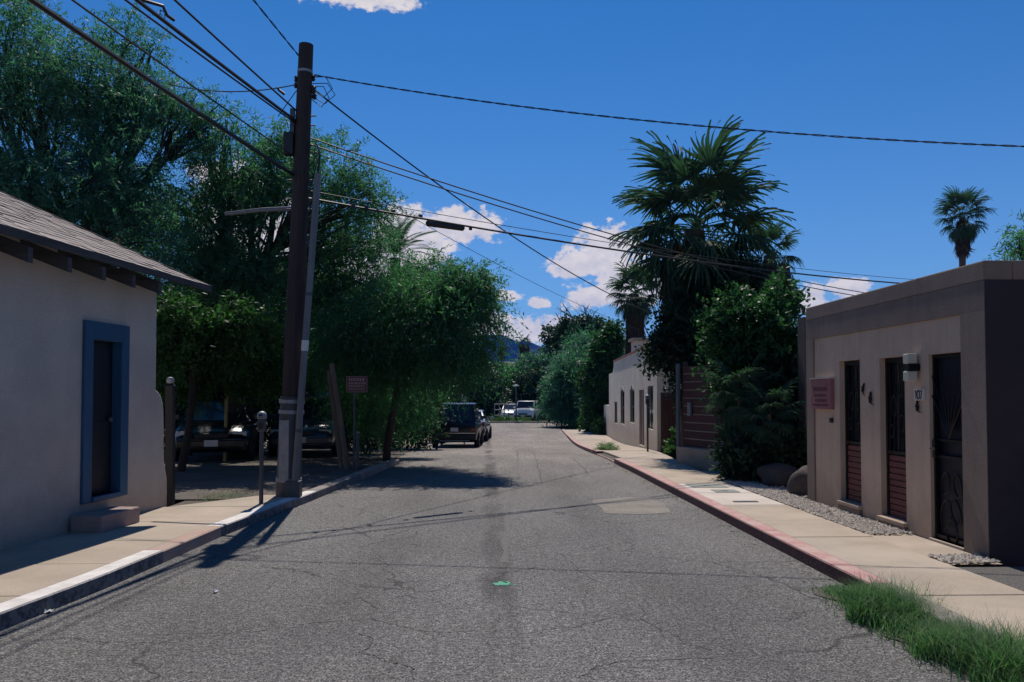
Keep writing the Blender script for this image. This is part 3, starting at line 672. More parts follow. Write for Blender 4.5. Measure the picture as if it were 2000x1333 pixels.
# ------------------------------------------------------------------ brown adobe building on the right
def gecko(name, loc, rot, label, size=.17):
    """curved lizard ornament hung on a wall facing -x"""
    root = empty(name, loc, label, 'wall ornament', 'lizard ornaments on the brown wall'); c = Vector(loc); mb = MB(); ca, sa = math.cos(rot), math.sin(rot)
    def Q(a, b, o=0): return c+Vector((-.015-o, (a*ca-b*sa)*size, (a*sa+b*ca)*size))
    pts = []; rs = []
    for i in range(15):
        t = i/14; a = .28*math.sin((t-.1)*3.6); pts.append(Q(a, .5-t)); rs.append(size*np.interp(t, (0, .08, .18, .25, .45, .6, 1), (.03, .075, .05, .09, .10, .06, .012)))
    mb.tube(pts, rs, 7); mb.build('body', M['iron'], root, smooth=True)
    for (t, sg) in ((4, 1), (4, -1), (8, 1), (8, -1)):
        p = pts[t]; k = Vector((0, 1*ca, 1*sa))*sg*size
        MB().tube([p, p+k*.2+Vector((0, 0, .03*size)), p+k*.24+Vector((0, 0, .16*size))], [size*.035, size*.03, size*.02], 5).build('leg', M['iron'], root)
    return root
def right_building():
    x0 = 4.73; ya, yb = 7.67, 12.0; H = 2.93; zb = .0
    root = empty('building', (x0+3, 9.8, .1), 'brown flat roofed adobe building with parapet, two slatted windows and an iron gate', 'building')
    wins = [(10.32, 10.92, .25, 2.10, 1.02), (9.21, 9.80, .21, 2.09, .97)]; gate = (8.07, 8.70, .13, 2.08)
    X2 = x0+.28
    holes = [(w[0], w[1], w[2], w[3]) for w in wins]+[gate]
    def wall(mb, y0, y1, z0, z1, xf, xbk):
        hs = sorted([h for h in holes if h[0] < y1 and h[1] > y0]); y = y0
        for (a, b, c, e) in hs:
            if a > y: mb.box(xf, xbk, y, a, z0, z1)
            if c > z0: mb.box(xf, xbk, a, b, z0, min(c, z1))
            if e < z1: mb.box(xf, xbk, a, b, e, z1)
            y = b
        if y < y1: mb.box(xf, xbk, y, y1, z0, z1)
    mb = MB(); wall(mb, 8.07, 11.74, zb, 2.45, x0+.022, X2); pnl = mb.build('wall', M['stucco_tan'], root); pnl['label'] = 'paler recessed wall panel'
    MB().box(x0, X2, ya, 8.07, zb, 2.45).build('wall', M['stucco_brown'], root); MB().box(x0, X2, 11.74, yb, zb, 2.45).build('wall', M['stucco_brown'], root)
    mb = MB(); mb.box(x0+.002, X2, ya+.001, yb, 2.451, 2.74); mb.build('wall', M['stucco_band'], root)
    mb = MB(); mb.box(x0, X2, ya, yb, 2.741, H); mb.box(X2+.001, x0+9, ya, ya+.28, 2.741, H)
    mb.box(X2+.001, x0+9, yb-.25, yb, 2.741, H-.02)
    mb.build('parapet', M['stucco_brown'], root, bevel=.015)
    mb = MB(); mb.box(x0+.006, x0+9, ya-.010, ya+.27, zb, 2.7395); mb.build('side_wall', M['stucco_side_shaded'], root)
    mb = MB(); mb.box(X2+.001, x0+9, yb-.25, yb-.002, zb, 2.74); mb.box(X2+.002, x0+9, ya+.3, yb-.26, 2.55, 2.66); mb.build('roof', M['stucco_brown'], root)
    mb = MB(); mb.box(X2+.9, X2+1.0, ya+.3, yb-.26, zb, 2.5); mb.build('inner_wall', M['door_dark'], root)
    for k, (a, b, z0, z1, zs) in enumerate(wins):
        w = MB(); xf = x0+.09
        w.box(xf, xf+.05, a+.002, a+.045, z0+.002, z1-.002); w.box(xf, xf+.05, b-.045, b-.002, z0+.002, z1-.002); w.box(xf, xf+.05, a+.046, b-.046, z1-.06, z1-.002); w.box(xf, xf+.05, a+.046, b-.046, zs-.02, zs+.02)
        win = w.build('window', M['iron'], root)
        g = MB(); g.box(xf+.06, xf+.07, a+.01, b-.01, zs, z1-.01); g.build('pane', M['glass_dark'], win)
        n = 10; hh = (zs-.025-z0-.01)/n
        for i in range(n):
            s = MB(); z = z0+.008+i*hh; s.box(xf+.012+.004*(i % 2), xf+.035, a+.046, b-.046, z, z+hh-.011); s.build('slat', M['board_red'], win)
        gr = MB(); rr = random.Random(k+3)
        for i in range(4):
            yy = a+.1+(b-a-.2)*i/3; pts = [(xf-.004, yy+.03*math.sin(3*t/10+i), zs+.02+(z1-zs-.1)*t/10) for t in range(11)]; gr.tube(pts, .007, 5)
        for (cz, cy, r) in ((.35, .18, .10), (.55, .36, .12), (.75, .22, .10), (.25, .42, .08)):
            gr.tube([(xf-.012, a+cy+r*.5*math.sin(t/12*6.28), zs+cz+r*math.cos(t/12*6.28)) for t in range(13)], .007, 5)
        gr.build('grille', M['iron'], win, smooth=True)
        s = MB(); s.box(x0-.035, x0+.10, a-.03, b+.005, z0-.05, z0-.004); si = s.build('sill', M['stucco_tan'], win, bevel=.008)
        s = MB(); s.box(x0-.02, x0+.02, a-.02, b-.005, .0, z0-.052); s.build('sill_base', M['stucco_brown'], win)
    # security gate
    a, b, z0, z1 = gate; xf = x0+.06
    g = MB()
    g.box(xf, xf+.04, a+.002, a+.035, z0+.01, z1-.002); g.box(xf, xf+.04, b-.035, b-.002, z0+.01, z1-.002); g.box(xf+.001, xf+.04, a+.036, b-.036, z1-.04, z1-.003)
    g.box(xf+.001, xf+.04, a+.036, b-.036, z0+.012, z0+.05); g.box(xf+.001, xf+.035, a+.036, b-.036, .985, 1.015); g.box(xf+.001, xf+.035, a+.036, b-.036, 1.16, 1.185)
    gt = g.build('gate', M['iron'], root); gt['label'] = 'black iron security gate with plant scrollwork'
    m = MB(); m.box(xf+.045, xf+.055, a+.02, b-.02, z0+.02, z1-.02); m.build('mesh_screen', M['door_dark'], gt)
    dr = MB(); dr.box(X2-.06, X2-.02, a, b, z0, z1); dr.build('door', M['door_dark'], root)
    sc = MB(); w = b-a
    def pad(cy, cz, rx, rz, tilt):
        sc.tube([(xf-.006, a+cy+math.cos(t/16*6.28)*rx*math.cos(tilt)-math.sin(t/16*6.28)*rz*math.sin(tilt), z0+cz+math.cos(t/16*6.28)*rx*math.sin(tilt)+math.sin(t/16*6.28)*rz*math.cos(tilt)) for t in range(17)], .0085, 5)
    pad(.40, .28, .09, .15, .2); pad(.22, .33, .08, .14, -.5); pad(.40, .60, .07, .12, .3); pad(.18, .60, .07, .12, -.3); pad(.30, .11, .10, .13, 0)
    for i in range(7):
        yb_ = a+.32; an = (i-3)*.17; sc.tube([(xf-.006, yb_+math.sin(an)*t*.75*(1+.3*t), 1.2+math.cos(an)*t*.72) for t in (0, .25, .5, .75, 1)], [.012, .011, .009, .007, .004], 5)
    sc.build('scrollwork', M['iron'], gt, smooth=True)
    h = MB(); h.box(xf-.03, xf, b-.075, b-.025, .98, 1.17); hh = h.build('lock_plate', M['iron'], gt, bevel=.006); h = MB(); h.tube([(xf-.03, b-.05, 1.08), (xf-.06, b-.05, 1.08), (xf-.065, b-.14, 1.08)], .011, 8); h.build('handle', M['chrome'], hh)
    th = MB(); th.box(x0-.01, x0+.2, a, b, .10, .13); th.build('threshold', M['concrete'], root)
    # roof debris line: a few weeds and drain stubs on the coping
    # wall lamp
    ly, lz = 8.93, 1.955; lr = empty('wall_lamp', (x0-.05, ly, lz), 'pale two tier wall lamp above the house number', 'lamp')
    for (za, zb2) in ((lz+.035, lz+.145), (lz-.155, lz-.045)):
        s = MB(); s.box(x0-.115, x0-.005, ly-.052, ly+.052, za, zb2); s.build('lamp_shade', M['lamp_glass'], lr, bevel=.012)
    s = MB(); s.box(x0-.105, x0+.02, ly-.062, ly+.045, lz-.043, lz+.033); s.build('bracket', M['iron'], lr)
    # house number tile
    ny, nz = 8.855, 1.65; t = empty('number_tile', (x0, ny, nz), 'small white house number tile reading 107 beside the iron gate', 'house number'); s = MB(); s.box(x0-.012, x0+.021, ny-.085, ny+.085, nz-.062, nz+.062); s.build('tile', M['white_tile'], t, bevel=.004)
    def stroke(pts, w): 
        mbs = MB()
        for p, q in zip(pts, pts[1:]):
            p3 = Vector((x0-.0135, ny-p[0], nz+p[1])); q3 = Vector((x0-.0135, ny-q[0], nz+q[1])); dd = (q3-p3); nn = dd.normalized(); mbs.obox((p3+q3)/2, nn*(dd.length/2+w*.3), Vector((1, 0, 0)).cross(nn)*w/2, (.0025, 0, 0))
        return mbs
    stroke([(-.062, .03), (-.05, .042), (-.05, -.046)], .016).build('numeral', M['tile_ink'], t); stroke([(.0+.026*math.sin(k/14*6.283), .046*math.cos(k/14*6.283)) for k in range(15)], .014).build('numeral', M['tile_ink'], t)
    stroke([(.034, .042), (.07, .042), (.048, -.046)], .015).build('numeral', M['tile_ink'], t)
    # plaque with worn lettering
    py, pz = 11.42, 1.66; p = empty('wall_plaque', (x0, py, pz), 'square faded red plaque with worn lettering at the far end of the brown wall', 'plaque')
    s = MB(); s.box(x0-.035, x0+.021, py-.335, py+.335, pz-.21, pz+.21); s.build('board', M['plaque'], p, bevel=.006)
    s = MB(); s.box(x0-.05, x0+.02, py-.345, py+.345, pz+.212, pz+.228); s.build('cap_strip', M['concrete_new'], p)
    rr = random.Random(8); s = MB()
    for r_, (zz, hgt, y0_, y1_) in enumerate(((.07, .055, -.25, .25), (-.02, .035, -.22, .20), (-.09, .04, -.18, .22), (-.155, .03, -.25, .25))):
        y = y0_
        while y < y1_:
            wv = hgt*(.5+.5*rr.random()); s.box(x0-.038, x0-.034, py-y-wv*.75, py-y, pz+zz-hgt/2+.004*rr.random(), pz+zz+hgt/2); y += wv*1.25
    s.build('lettering', M['plaque_ink'], p)['kind'] = 'stuff'
    d = MB(); d.box(x0-.02, x0+.021, 11.12, 11.17, 1.27, 1.335); tag(d.build('doorbell', M['plastic'], bevel=.004), 'small black doorbell box on the wall below the red plaque', 'doorbell')
    gecko('lizard_ornament', (x0+.02, 10.17, 1.71), -.2, 'small lizard ornament just right of the far window, topmost of the three', .17)
    gecko('lizard_ornament', (x0+.02, 9.97, 1.60), -.5, 'lizard ornament on the wall just left of the nearer slatted window', .19)
    gecko('lizard_ornament', (x0+.02, 8.88, 1.52), -.6, 'dark lizard ornament on the wall straight below the number tile', .17)
    # concrete pad, driveway, dark wall behind
    o = MB().box(4.215, 4.72, 7.75, 8.95, -.02, .105).build('door_pad', M['concrete']); o['kind'] = 'structure'
    o = ribbon('driveway', M['gravel_dark'], lambda y: 4.21, lambda y: 16, [-6, 0, 3, 5, 6.5, 7.4], .09)
shifted(right_building, -.07)
n2 = empty('unseen_shade_block', (8, -1, .1), 'unseen stucco block added by the driveway to keep sky light off the side wall', 'building'); MB().box(5.0, 13, -9, 5.0, 0, 3.6).build('wall', M['stucco_brown'], n2); MB().box(4.9, 13.1, -9.1, 5.1, 3.601, 3.75).build('roof', M['roof_grey'], n2)  # unseen block, added to cut sky light on the side wall
nb = MB(); nb.box(5.6, 15, 14.2, 14.5, -.1, 3.02); tag(nb.build('garden_wall', M['stucco_shade']), 'dark brown garden wall behind the far end of the brown building', 'wall')
# white pebbles
def pebbles():
    rng = np.random.default_rng(5); n = 5200; y = rng.random(n)*(14.6-7.4)+7.4; x = 4.23+rng.random(n)*.48; k = ~((y > 7.75) & (y < 8.95)); x, y = x[k], y[k]
    x2 = 4.25+rng.random(700)*.9; y2 = 12.1+rng.random(700)*2.6; x = np.r_[x, x2]; y = np.r_[y, y2]; n = len(x)
    r = .012+.016*rng.random(n); O = np.array([(1, 0, 0), (0, 1, 0), (-1, 0, 0), (0, -1, 0), (0, 0, .7), (0, 0, -.7)]); Fc = [(0, 1, 4), (1, 2, 4), (2, 3, 4), (3, 0, 4)]
    a = rng.random(n)*6.28; ca, sa = np.cos(a), np.sin(a); V = O[None]*r[:, None, None]*(.7+.6*rng.random((n, 6, 1)))
    vx = V[..., 0]*ca[:, None]-V[..., 1]*sa[:, None]; vy = V[..., 0]*sa[:, None]+V[..., 1]*ca[:, None]
    z = .105+r*.4+rng.random(n)*.012
    W = np.stack([vx+x[:, None], vy+y[:, None], V[..., 2]+z[:, None]], -1)
    T = np.stack([W[:, f] for f in Fc], 1).reshape(-1, 3); o = link(np_mesh('pebbles', T, n*4, M['pebble'], None, 3), 'pebbles'); o['kind'] = 'stuff'; o['label'] = 'white pebbles strewn along the foot of the brown wall'
    b = ribbon('pebble_bed', M['concrete'], lambda y: 4.205, lambda y: 4.74 if y < 12 else 6.5, list(np.arange(7.4, 17, .4)), .1)
pebbles()
# utility covers in the fresh slabs
for (a, b, c, d, lab, m) in ((3.42, 4.02, 13.45, 13.98, 'larger grey green utility cover set in the pale slabs', 'cover'), (3.62, 4.0, 12.78, 13.12, 'smaller worn utility cover in the middle of the pale slabs', 'cover'), (3.55, 3.9, 11.62, 11.72, 'narrow dark slot cover at the near edge of the pale slabs', 'galv_dark')):
    r = empty('utility_cover', ((a+b)/2, (c+d)/2, .12), lab, 'utility cover', 'covers in the right pavement')
    MB().box(a, b, c, d, .10, .128).build('lid', M[m], r, bevel=.004); mb = MB(); mb.box((a+b)/2-.05, (a+b)/2+.05, (c+d)/2-.02, (c+d)/2+.02, .12, .131); mb.build('lift_handle', M['galv_dark'], r)

# ------------------------------------------------------------------ cream building, brick pillar, fence on the right
def cream_building():
    def W(y, out=0, z=0):
        d = Vector((.0686, 1, 0)).normalized(); n = Vector((-d.y, d.x, 0)); return Vector((5.16+.0686*(y-24.5), y, z))+n*out
    d = Vector((.0686, 1, 0)).normalized(); n = Vector((-d.y, d.x, 0))
    root = empty('building', (8, 33, gz(33)), 'cream stucco building with stepped parapet, narrow dark windows and a chimney', 'building')
    ops = [(25.35, 26.75, .62, 2.0, 'window'), (27.65, 29.1, .05, 1.98, 'door'), (30.5, 32.1, .85, 2.1, 'window'), (34.2, 35.9, .8, 2.2, 'window'), (37.5, 38.9, .8, 1.8, 'window')]
    H = 3.22; mb = MB(); y = 24.5
    def bx(a, b, z0, z1): mb.prism([W(a, 0, z0), W(b, 0, z0), W(b, 0, z1), W(a, 0, z1)], -n*.35)
    for (a, b, z0, z1, k) in ops:
        g = gz(a); bx(y, a, gz(y)-.6, H); bx(a, b, -1, g+.12+z0); bx(a, b, g+.12+z1, H); y = b
    bx(y, 39.2, -1, H); bx(39.2, 42, -1, 2.72)
    mb.prism([W(39.2, 0, 2.72)]+[W(39.2+1.0*(1-math.cos(t*.26)), 0, 2.72+.42*(1-math.sin(t*.26))) for t in range(7)], -n*.35)
    mb.prism([W(42, 0, -1), W(45.5, 0, -1), W(45.5, 0, 1.1), W(42, 0, 1.1)], -n*.3)
    # side wall towards the camera
    mb.prism([W(24.5, -.36, -1), W(24.5, -7, -1), W(24.5, -7, H-.1), W(24.5, -.36, H)], d*.3)
    mb.build('wall', M['stucco_cream'], root, bevel=.03)
    mb = MB(); mb.prism([W(24.45, .03, H+.001), W(39.2, .03, H+.001), W(39.2, .03, H+.07), W(24.45, .03, H+.07)], -n*.4); mb.build('coping', M['brick_red'], root)
    mb = MB(); mb.prism([W(24.8, -.4, H-.3), W(42, -.4, H-.5), W(42, -8, H-.5), W(24.8, -8, H-.3)], (0, 0, .08)); mb.build('roof', M['roof_grey'], root)
    for (a, b, z0, z1, k) in ops:
        g = gz(a)+.12
        o = MB().prism([W(a, -.045, g+z0), W(b, -.045, g+z0), W(b, -.045, g+z1), W(a, -.045, g+z1)], -n*.04)
        if k == 'window':
            fr = MB()
            for q in (a+.03, (a+b)/2, b-.03): fr.prism([W(q-.03, -.03, g+z0), W(q+.03, -.03, g+z0), W(q+.03, -.03, g+z1), W(q-.03, -.03, g+z1)], -n*.03)
            for q in (z0+.03, (z0+z1)/2, z1-.03): fr.prism([W(a+.06, -.032, g+q-.03), W(b-.06, -.032, g+q-.03), W(b-.06, -.032, g+q+.03), W(a+.06, -.032, g+q+.03)], -n*.025)
            f = fr.build('window', M['door_dark'], root); o.build('pane', M['glass_dark'], f)
            if 30 < a < 37:
                p = MB().prism([W(a, .012, g+z1-.02), W(b, .012, g+z1-.02), W(b-.5, .012, g+z1+.05), W((a+b)/2, .012, g+z1+.24), W(a+.5, .012, g+z1+.05)], -n*.1); p.build('pointed_head', M['iron'], f)
        else:
            dr = o.build('door', M['gate_brown'], root); fr = MB()
            for q in (a+.06, (a+b)/2, b-.06): fr.prism([W(q-.05, -.025, g+z0), W(q+.05, -.025, g+z0), W(q+.05, -.025, g+z1), W(q-.05, -.025, g+z1)], -n*.05)
            fr.build('door_frame', M['concrete'], dr)
    c = W(33.5, -.5, 0); mb = MB(); mb.obox((c.x+.2, c.y, 3.35), (.42, 0, 0), (0, .42, 0), (0, 0, .52)); ch = mb.build('chimney', M['stucco_cream'], root, bevel=.03)
    mb = MB(); mb.obox((c.x+.2, c.y, 3.90), (.52, 0, 0), (0, .52, 0), (0, 0, .06)); mb.build('chimney_cap', M['concrete'], ch)
    # entrance recess gate beside the corner
    a = Vector((5.20, 24.2, 0)); mb = MB()
    gr = empty('entry_gate', (5.5, 24.1, gz(24)), 'dark red brown plank gate between the cream corner and the brick pillar', 'gate')
    for i in range(5): MB().box(5.18+i*.115, 5.18+i*.115+.108, 24.05, 24.10, gz(24)+.05, 1.72).build('plank', M['gate_brown'], gr)
    MB().box(5.18, 5.76, 24.0, 24.048, 1.45, 1.55).build('rail', M['gate_brown'], gr)
    br = empty('brick_pillar', (5.92, 23.9, gz(24)), 'red brick pillar with pale cap beside the cream building', 'pillar')
    bm_ = MB().box(-.1, .1, -.05, .05, -.0375, .0375).mesh('brick', M['brick_red'], bevel=.006, seg=1); rr = random.Random(1)
    MB().box(5.72, 6.24, 22.93, 23.47, gz(23)-.1, 1.58).build('core', M['mortar'], br)
    k = 0; z = gz(23)+.05
    while z < 1.55:
        for i in range(3):
            o = link(bm_, 'brick', br, Matrix.Translation((5.79+i*.21-(.1 if k % 2 else 0), 22.915+rr.random()*.012, z+.04)))
        for i in range(3):
            o = link(bm_, 'brick', br, Matrix.Translation((5.705+rr.random()*.012, 22.98+i*.21+(.08 if k % 2 else 0), z+.04)) @ Matrix.Rotation(R(90), 4, 'Z'))
        z += .087; k += 1
    MB().box(5.6, 6.3, 22.82, 23.55, 1.58, 1.66).build('cap', M['concrete'], br, bevel=.01)
cream_building()
def fence():
    # board fence stepping out towards the pavement, on a low plinth
    A = Vector((4.50, 18.5, 0)); B = Vector((5.02, 16.9, 0)); d = (B-A).normalized(); n = Vector((d.y, -d.x, 0)); n = n if n.x < 0 else -n; L = (B-A).length
    g = gz(18)
    root = empty('board_fence', A+Vector((.2, 0, g)), 'dark red horizontal board fence on a low concrete plinth behind the pavement', 'fence')
    for k in range(10):
        z = g+.50+k*.182; q = A+d*(L/2)+Vector((0, 0, z+.078)); MB().obox(q+n*(.006*(k % 2)), d*L/2, n*.014, Vector((0, 0, .079))).build('board', M['board_fence'], root)
    for k in range(9):
        z = g+.50+k*.182+.168; MB().obox(A+d*(L/2)+Vector((0, 0, z)), d*(L/2-.01), n*.006, Vector((0, 0, .010))).build('batten', M['concrete'], root)
    for t in (0.02, L-.03): MB().obox(A+d*t-n*.05+Vector((0, 0, g+1.25)), d*.04, n*.04, Vector((0, 0, 1.15))).build('post', M['board_fence'], root)
    MB().obox(A+d*(L/2)+n*.04+Vector((0, 0, g+.20)), d*(L/2+.05), n*.13, Vector((0, 0, .28))).build('plinth', M['stucco_tan'], root, bevel=.015)
    o = MB().obox(A+d*.35+n*.06+Vector((0, 0, 1.33)), d*.06, n*.03, Vector((0, 0, .15))).build('fence_mailbox', M['galv'], bevel=.01); tag(o, 'narrow pale letter box fixed to the dark red board fence', 'letter box')
    C = B+d*.6
    r2 = empty('slat_fence', C+Vector((0, 0, g)), 'short second panel of dark red boards beyond the gate gap, half hidden by palms', 'fence')
    for k in range(8): MB().obox(C+d*.5+Vector((.1, 0, g+.5+k*.17)), d*.5, n*.014, Vector((0, 0, .075))).build('board', M['board_fence'], r2)
    for t in (.02, .98): MB().obox(C+d*t-n*.05+Vector((.1, 0, g+.95)), d*.04, n*.04, Vector((0, 0, .95))).build('post', M['board_fence'], r2)
    mb = MB(); q = A+n*.10-d*.06; mb.tube([(q.x, q.y, -.05), (q.x, q.y, 2.33)], .05, 10); mb.lathe((q.x, q.y, 2.33), [(.05, 0), (.03, .03), (.0, .035)], 10)
    tag(mb.build('fence_pipe', M['pipe_grey'], smooth=True), 'tall pale pipe post standing at the corner of the board fence', 'post')
    MB().obox((5.35, 20.6, g+.9), (.04, 0, 0), (0, 1.9, 0), (0, 0, 1.0)).build
fence()

# ------------------------------------------------------------------ utility pole and cables
PB = Vector((-3.0, 12.62, .08)); PT = P(598, 88, 12.62)
def pole_at(z): return PB.lerp(PT, (z-PB.z)/(PT.z-PB.z))
def utility_pole():
    root = empty('utility_pole', PB, 'tall dark wooden utility pole with metal sheath standing in the left kerb', 'utility pole')
    n = 12; pts = [pole_at(-.3+i*(PT.z+.3)/n) for i in range(n+1)]; MB().tube(pts, [.165-.055*i/n for i in range(n+1)], 18).build('post', M['wood_pole'], root, smooth=True)
    mb = MB(); mb.tube([pole_at(.05), pole_at(.75), pole_at(1.62)], [.185, .18, .172], 18); mb.build('sheath', M['sheath'], root, smooth=True)
    for z in (.33, 1.36, 1.52): mb = MB(); mb.tube([pole_at(z), pole_at(z+.055)], .192, 18); mb.build('band', M['galv'], root, smooth=True)
    mb = MB(); mb.tube([pole_at(6.62), pole_at(6.66)], .118, 16); mb.build('band', M['galv'], root, smooth=True)
    q = pole_at(.9); MB().obox((q.x-.05, q.y-.176, .82), (.075, 0, 0), (0, .012, 0), (0, 0, .45)).build('guard_plate', M['galv'], root, bevel=.01)
    # hardware
    for (z, dx, dy, sx, sz) in ((6.55, .13, 0, .035, .05), (6.36, .14, -.02, .05, .06), (6.25, .16, -.02, .045, .04), (6.52, -.13, -.02, .03, .05), (6.42, -.13, -.02, .03, .04)):
        q = pole_at(z); MB().lathe((q.x+dx, q.y+dy, z), [(sx*.5, -sz), (sx, -sz*.5), (sx*.6, 0), (sx, sz*.5), (sx*.5, sz)], 10).build('insulator', M['plastic'], root, smooth=True)
    q = pole_at(5.55); MB().obox((q.x-.19, q.y-.03, 5.50), (.075, 0, 0), (0, .09, 0), (0, 0, .17)).build('splice_box', M['plastic'], root, bevel=.02)
    for z in (5.95, 5.8, 4.95, 4.66, 4.5):
        q = pole_at(z); mb = MB(); mb.tube([(q.x-.2, q.y-.02, z), (q.x+.2, q.y-.02, z)], .012, 6); mb.build('bolt', M['galv_dark'], root)
    q = pole_at(5.85); mb = MB(); mb.obox((q.x-.15, q.y-.05, 5.84), (.03, 0, 0), (0, .04, 0), (0, 0, .2)); mb.build('bracket', M['galv_dark'], root)
    q = pole_at(4.52); e = P(440, 418, 12.9); mb = MB(); mb.tube([q, (q.lerp(e, .5)+Vector((0, 0, .02))), e], [.035, .032, .028], 8); arm = mb.build('street_light_arm', M['pipe_grey'], root, smooth=True)
    mb = MB()
    for (z, a) in ((6.55, .35), (6.45, .4), (6.40, .3)):
        q = pole_at(z); mb.tube([(q.x+.13, q.y-.03, z), (q.x+.13+a*.6, q.y-.1, z-.02), (q.x+.13+a*.9, q.y-.1, z-.2), (q.x+.13+a*.5, q.y-.08, z-.33), (q.x+.12, q.y-.03, z-.2)], .007, 5)
    q = pole_at(5.4)
    for k in range(4): mb.tube([(q.x+.1, q.y-.1, 5.5-.05*k), (q.x+.22+.03*k, q.y-.14, 5.52-.06*k), (q.x+.3, q.y-.1, 5.40-.05*k), (q.x+.12, q.y-.1, 5.1-.4*k), (q.x+.16, q.y-.1, 4.7-.3*k)], .008, 5)
    mb.build('jumper_wire', M['cable'], root)
    # conduit riser: a pipe of its own, leaning away at the top
    c0 = Vector((-2.87, 12.42, .1)); c1 = P(621, 340, 12.48); mb = MB(); mb.tube([c0, c0.lerp(c1, .35), c1], .05, 10); r = empty('conduit_riser', c0, 'grey conduit pipe rising beside the wooden utility pole', 'pipe')
    mb.build('pipe', M['pipe_grey'], r, smooth=True)
    for t, m in ((.45, 'sign_white'), (.62, 'galv_dark'), (.2, 'galv_dark')): mb = MB(); q = c0.lerp(c1, t); mb.tube([q, q+(c1-c0).normalized()*(.16 if m == 'sign_white' else .05)], .054, 10); mb.build('sleeve', M[m], r, smooth=True)
    mb = MB(); mb.box(c0.x-.12, c0.x+.1, c0.y-.06, c0.y+.14, .08, .36); mb.build('junction_box', M['galv_dark'], r, bevel=.01)
utility_pole()
def cable(label, a, b, sag, r=.012, twist=0, name='overhead_cable', extra=None, group='cables strung from the wooden pole', m='cable', n=28):
    a, b = Vector(a), Vector(b); mb = MB(); pts = []
    for i in range(n+1):
        t = i/n; p = a.lerp(b, t); p.z -= sag*4*t*(1-t); pts.append(p)
    if twist:
        fine = []; N = n*10
        for i in range(N+1):
            t = i/N; p = a.lerp(b, t); p.z -= sag*4*t*(1-t); fine.append(p)
        d = (b-a).normalized(); s = d.orthogonal().normalized(); c = d.cross(s)
        for k in range(2):
            mb.tube([p+(s*math.cos(i*.55+k*3.14)+c*math.sin(i*.55+k*3.14))*r*.9 for i, p in enumerate(fine)], r*.75, 5)
    else: mb.tube(pts, r, 6)
    o = mb.build(name, M[m], smooth=True); tag(o, label, 'cable', group)
    return o, pts
# towards the right
cable('twisted service cable crossing the sky from the pole top to the right edge', pole_at(6.6)+Vector((.12, 0, 0)), P(2160, 292, 9.2), .20, .0085, 1)
cable('cable slanting from the pole top across the middle sky to the cream building', pole_at(6.38)+Vector((.12, -.05, 0)), P(1300, 622, 27), .42, .013)
for k, (dz, nm) in enumerate(((0, 'upper'), (-.10, 'lower'))):
    cable('thin %s line of the pair passing behind the big palm' % nm, pole_at(5.62+dz)+Vector((.1, 0, 0)), P(1850, 593+8*k, 24), .42, .011)
o, pts = cable('thick bundled cable carrying the black splice case', pole_at(4.68)+Vector((.1, 0, 0)), P(1850, 560, 22), .20, .017)
cable('thin messenger line just above the thick bundled cable', pole_at(4.80)+Vector((.1, 0, 0)), P(1850, 551, 22), .20, .006)
cable('thinnest line descending right from the tree tops to the cream building roof', P(700, 365, 20), P(1250, 645, 41), .25, .008)
a, b = P(833, 436, 14.05), P(906, 446, 14.55); mb = MB(); mb.tube([a, a.lerp(b, .03), a.lerp(b, .97), b], [.03, .055, .055, .03], 12)
sp = mb.build('splice_case', M['plastic'], smooth=True); tag(sp, 'black cylindrical splice case hanging on the thick cable', 'splice case')
for k, (u, v, Y) in enumerate(((690, 403, 12.95), (716, 407, 13.1), (768, 415, 13.5), (822, 424, 13.95), (919, 446, 14.7))):
    q = P(u, v, Y); o = MB().obox(q, (.03, 0, 0), (0, .03, 0), (0, 0, .035)).build('cable_spacer', M['plastic'], bevel=.006); tag(o, 'black clip on the thick cable, %s' % ('nearest to the pole', 'second from the pole', 'midway from pole to splice case', 'just before the splice case', 'just past the splice case')[k], 'cable clip', 'spacer clips on the thick cable')
# over the camera to the left
def back(u, v, za, lab, r, sag, y_=None, twist=0):
    """line from the pole towards the next pole behind the viewer, passing (u, v)"""
    a = pole_at(za)+Vector((-.1, -.05, 0)); rx, rz = ray(u, v); Y = 8.0
    for _ in range(30): Y = (a.z-.0-CAM_Z-sag*.6)/rz
    p = Vector((rx*Y, Y, CAM_Z+rz*Y)); d = (p-a)/(p.y-a.y); e = a+d*(-14-a.y); e.z = a.z
    cable(lab, a, e, sag, r, twist, n=40)
back(70, 0, 5.02, 'thick lowest cable slanting up to the left edge in front of the trees', .026, .28)
back(145, 0, 5.30, 'thin cable seen through the tree crown above the thick lowest one', .010, .3)
back(240, 0, 5.82, 'left line of the two meeting at the bracket of the pole', .012, .3)
back(262, 0, 5.86, 'heavy bundled cable with a looped slack end overhead', .022, .3)
back(335, 0, 6.02, 'straight line just right of the looped bundle', .013, .3)
back(487, 0, 6.88, 'twisted cable running up and left from the very top of the pole', .009, .2, twist=1)
o, pts = cable('faint line leading left from the pole top into the tree crown', pole_at(6.45)+Vector((-.1, 0, 0)), P(330, 165, 13.5), .12, .009)
cable('short slack tie between the pole top and the lower cables', pole_at(6.35)+Vector((-.12, 0, 0)), P(543, 228, 12.3), .0, .007)
q = pts[4]; mb = MB(); mb.tube([q+Vector((-.03, 0, .012)), q+Vector((.0, 0, -.03)), q+Vector((.09, 0, -.10))], [.008, .02, .022], 8); tag(mb.build('cable_splice', M['plastic']), 'tiny black splice hanging from the faint left line', 'cable clip')
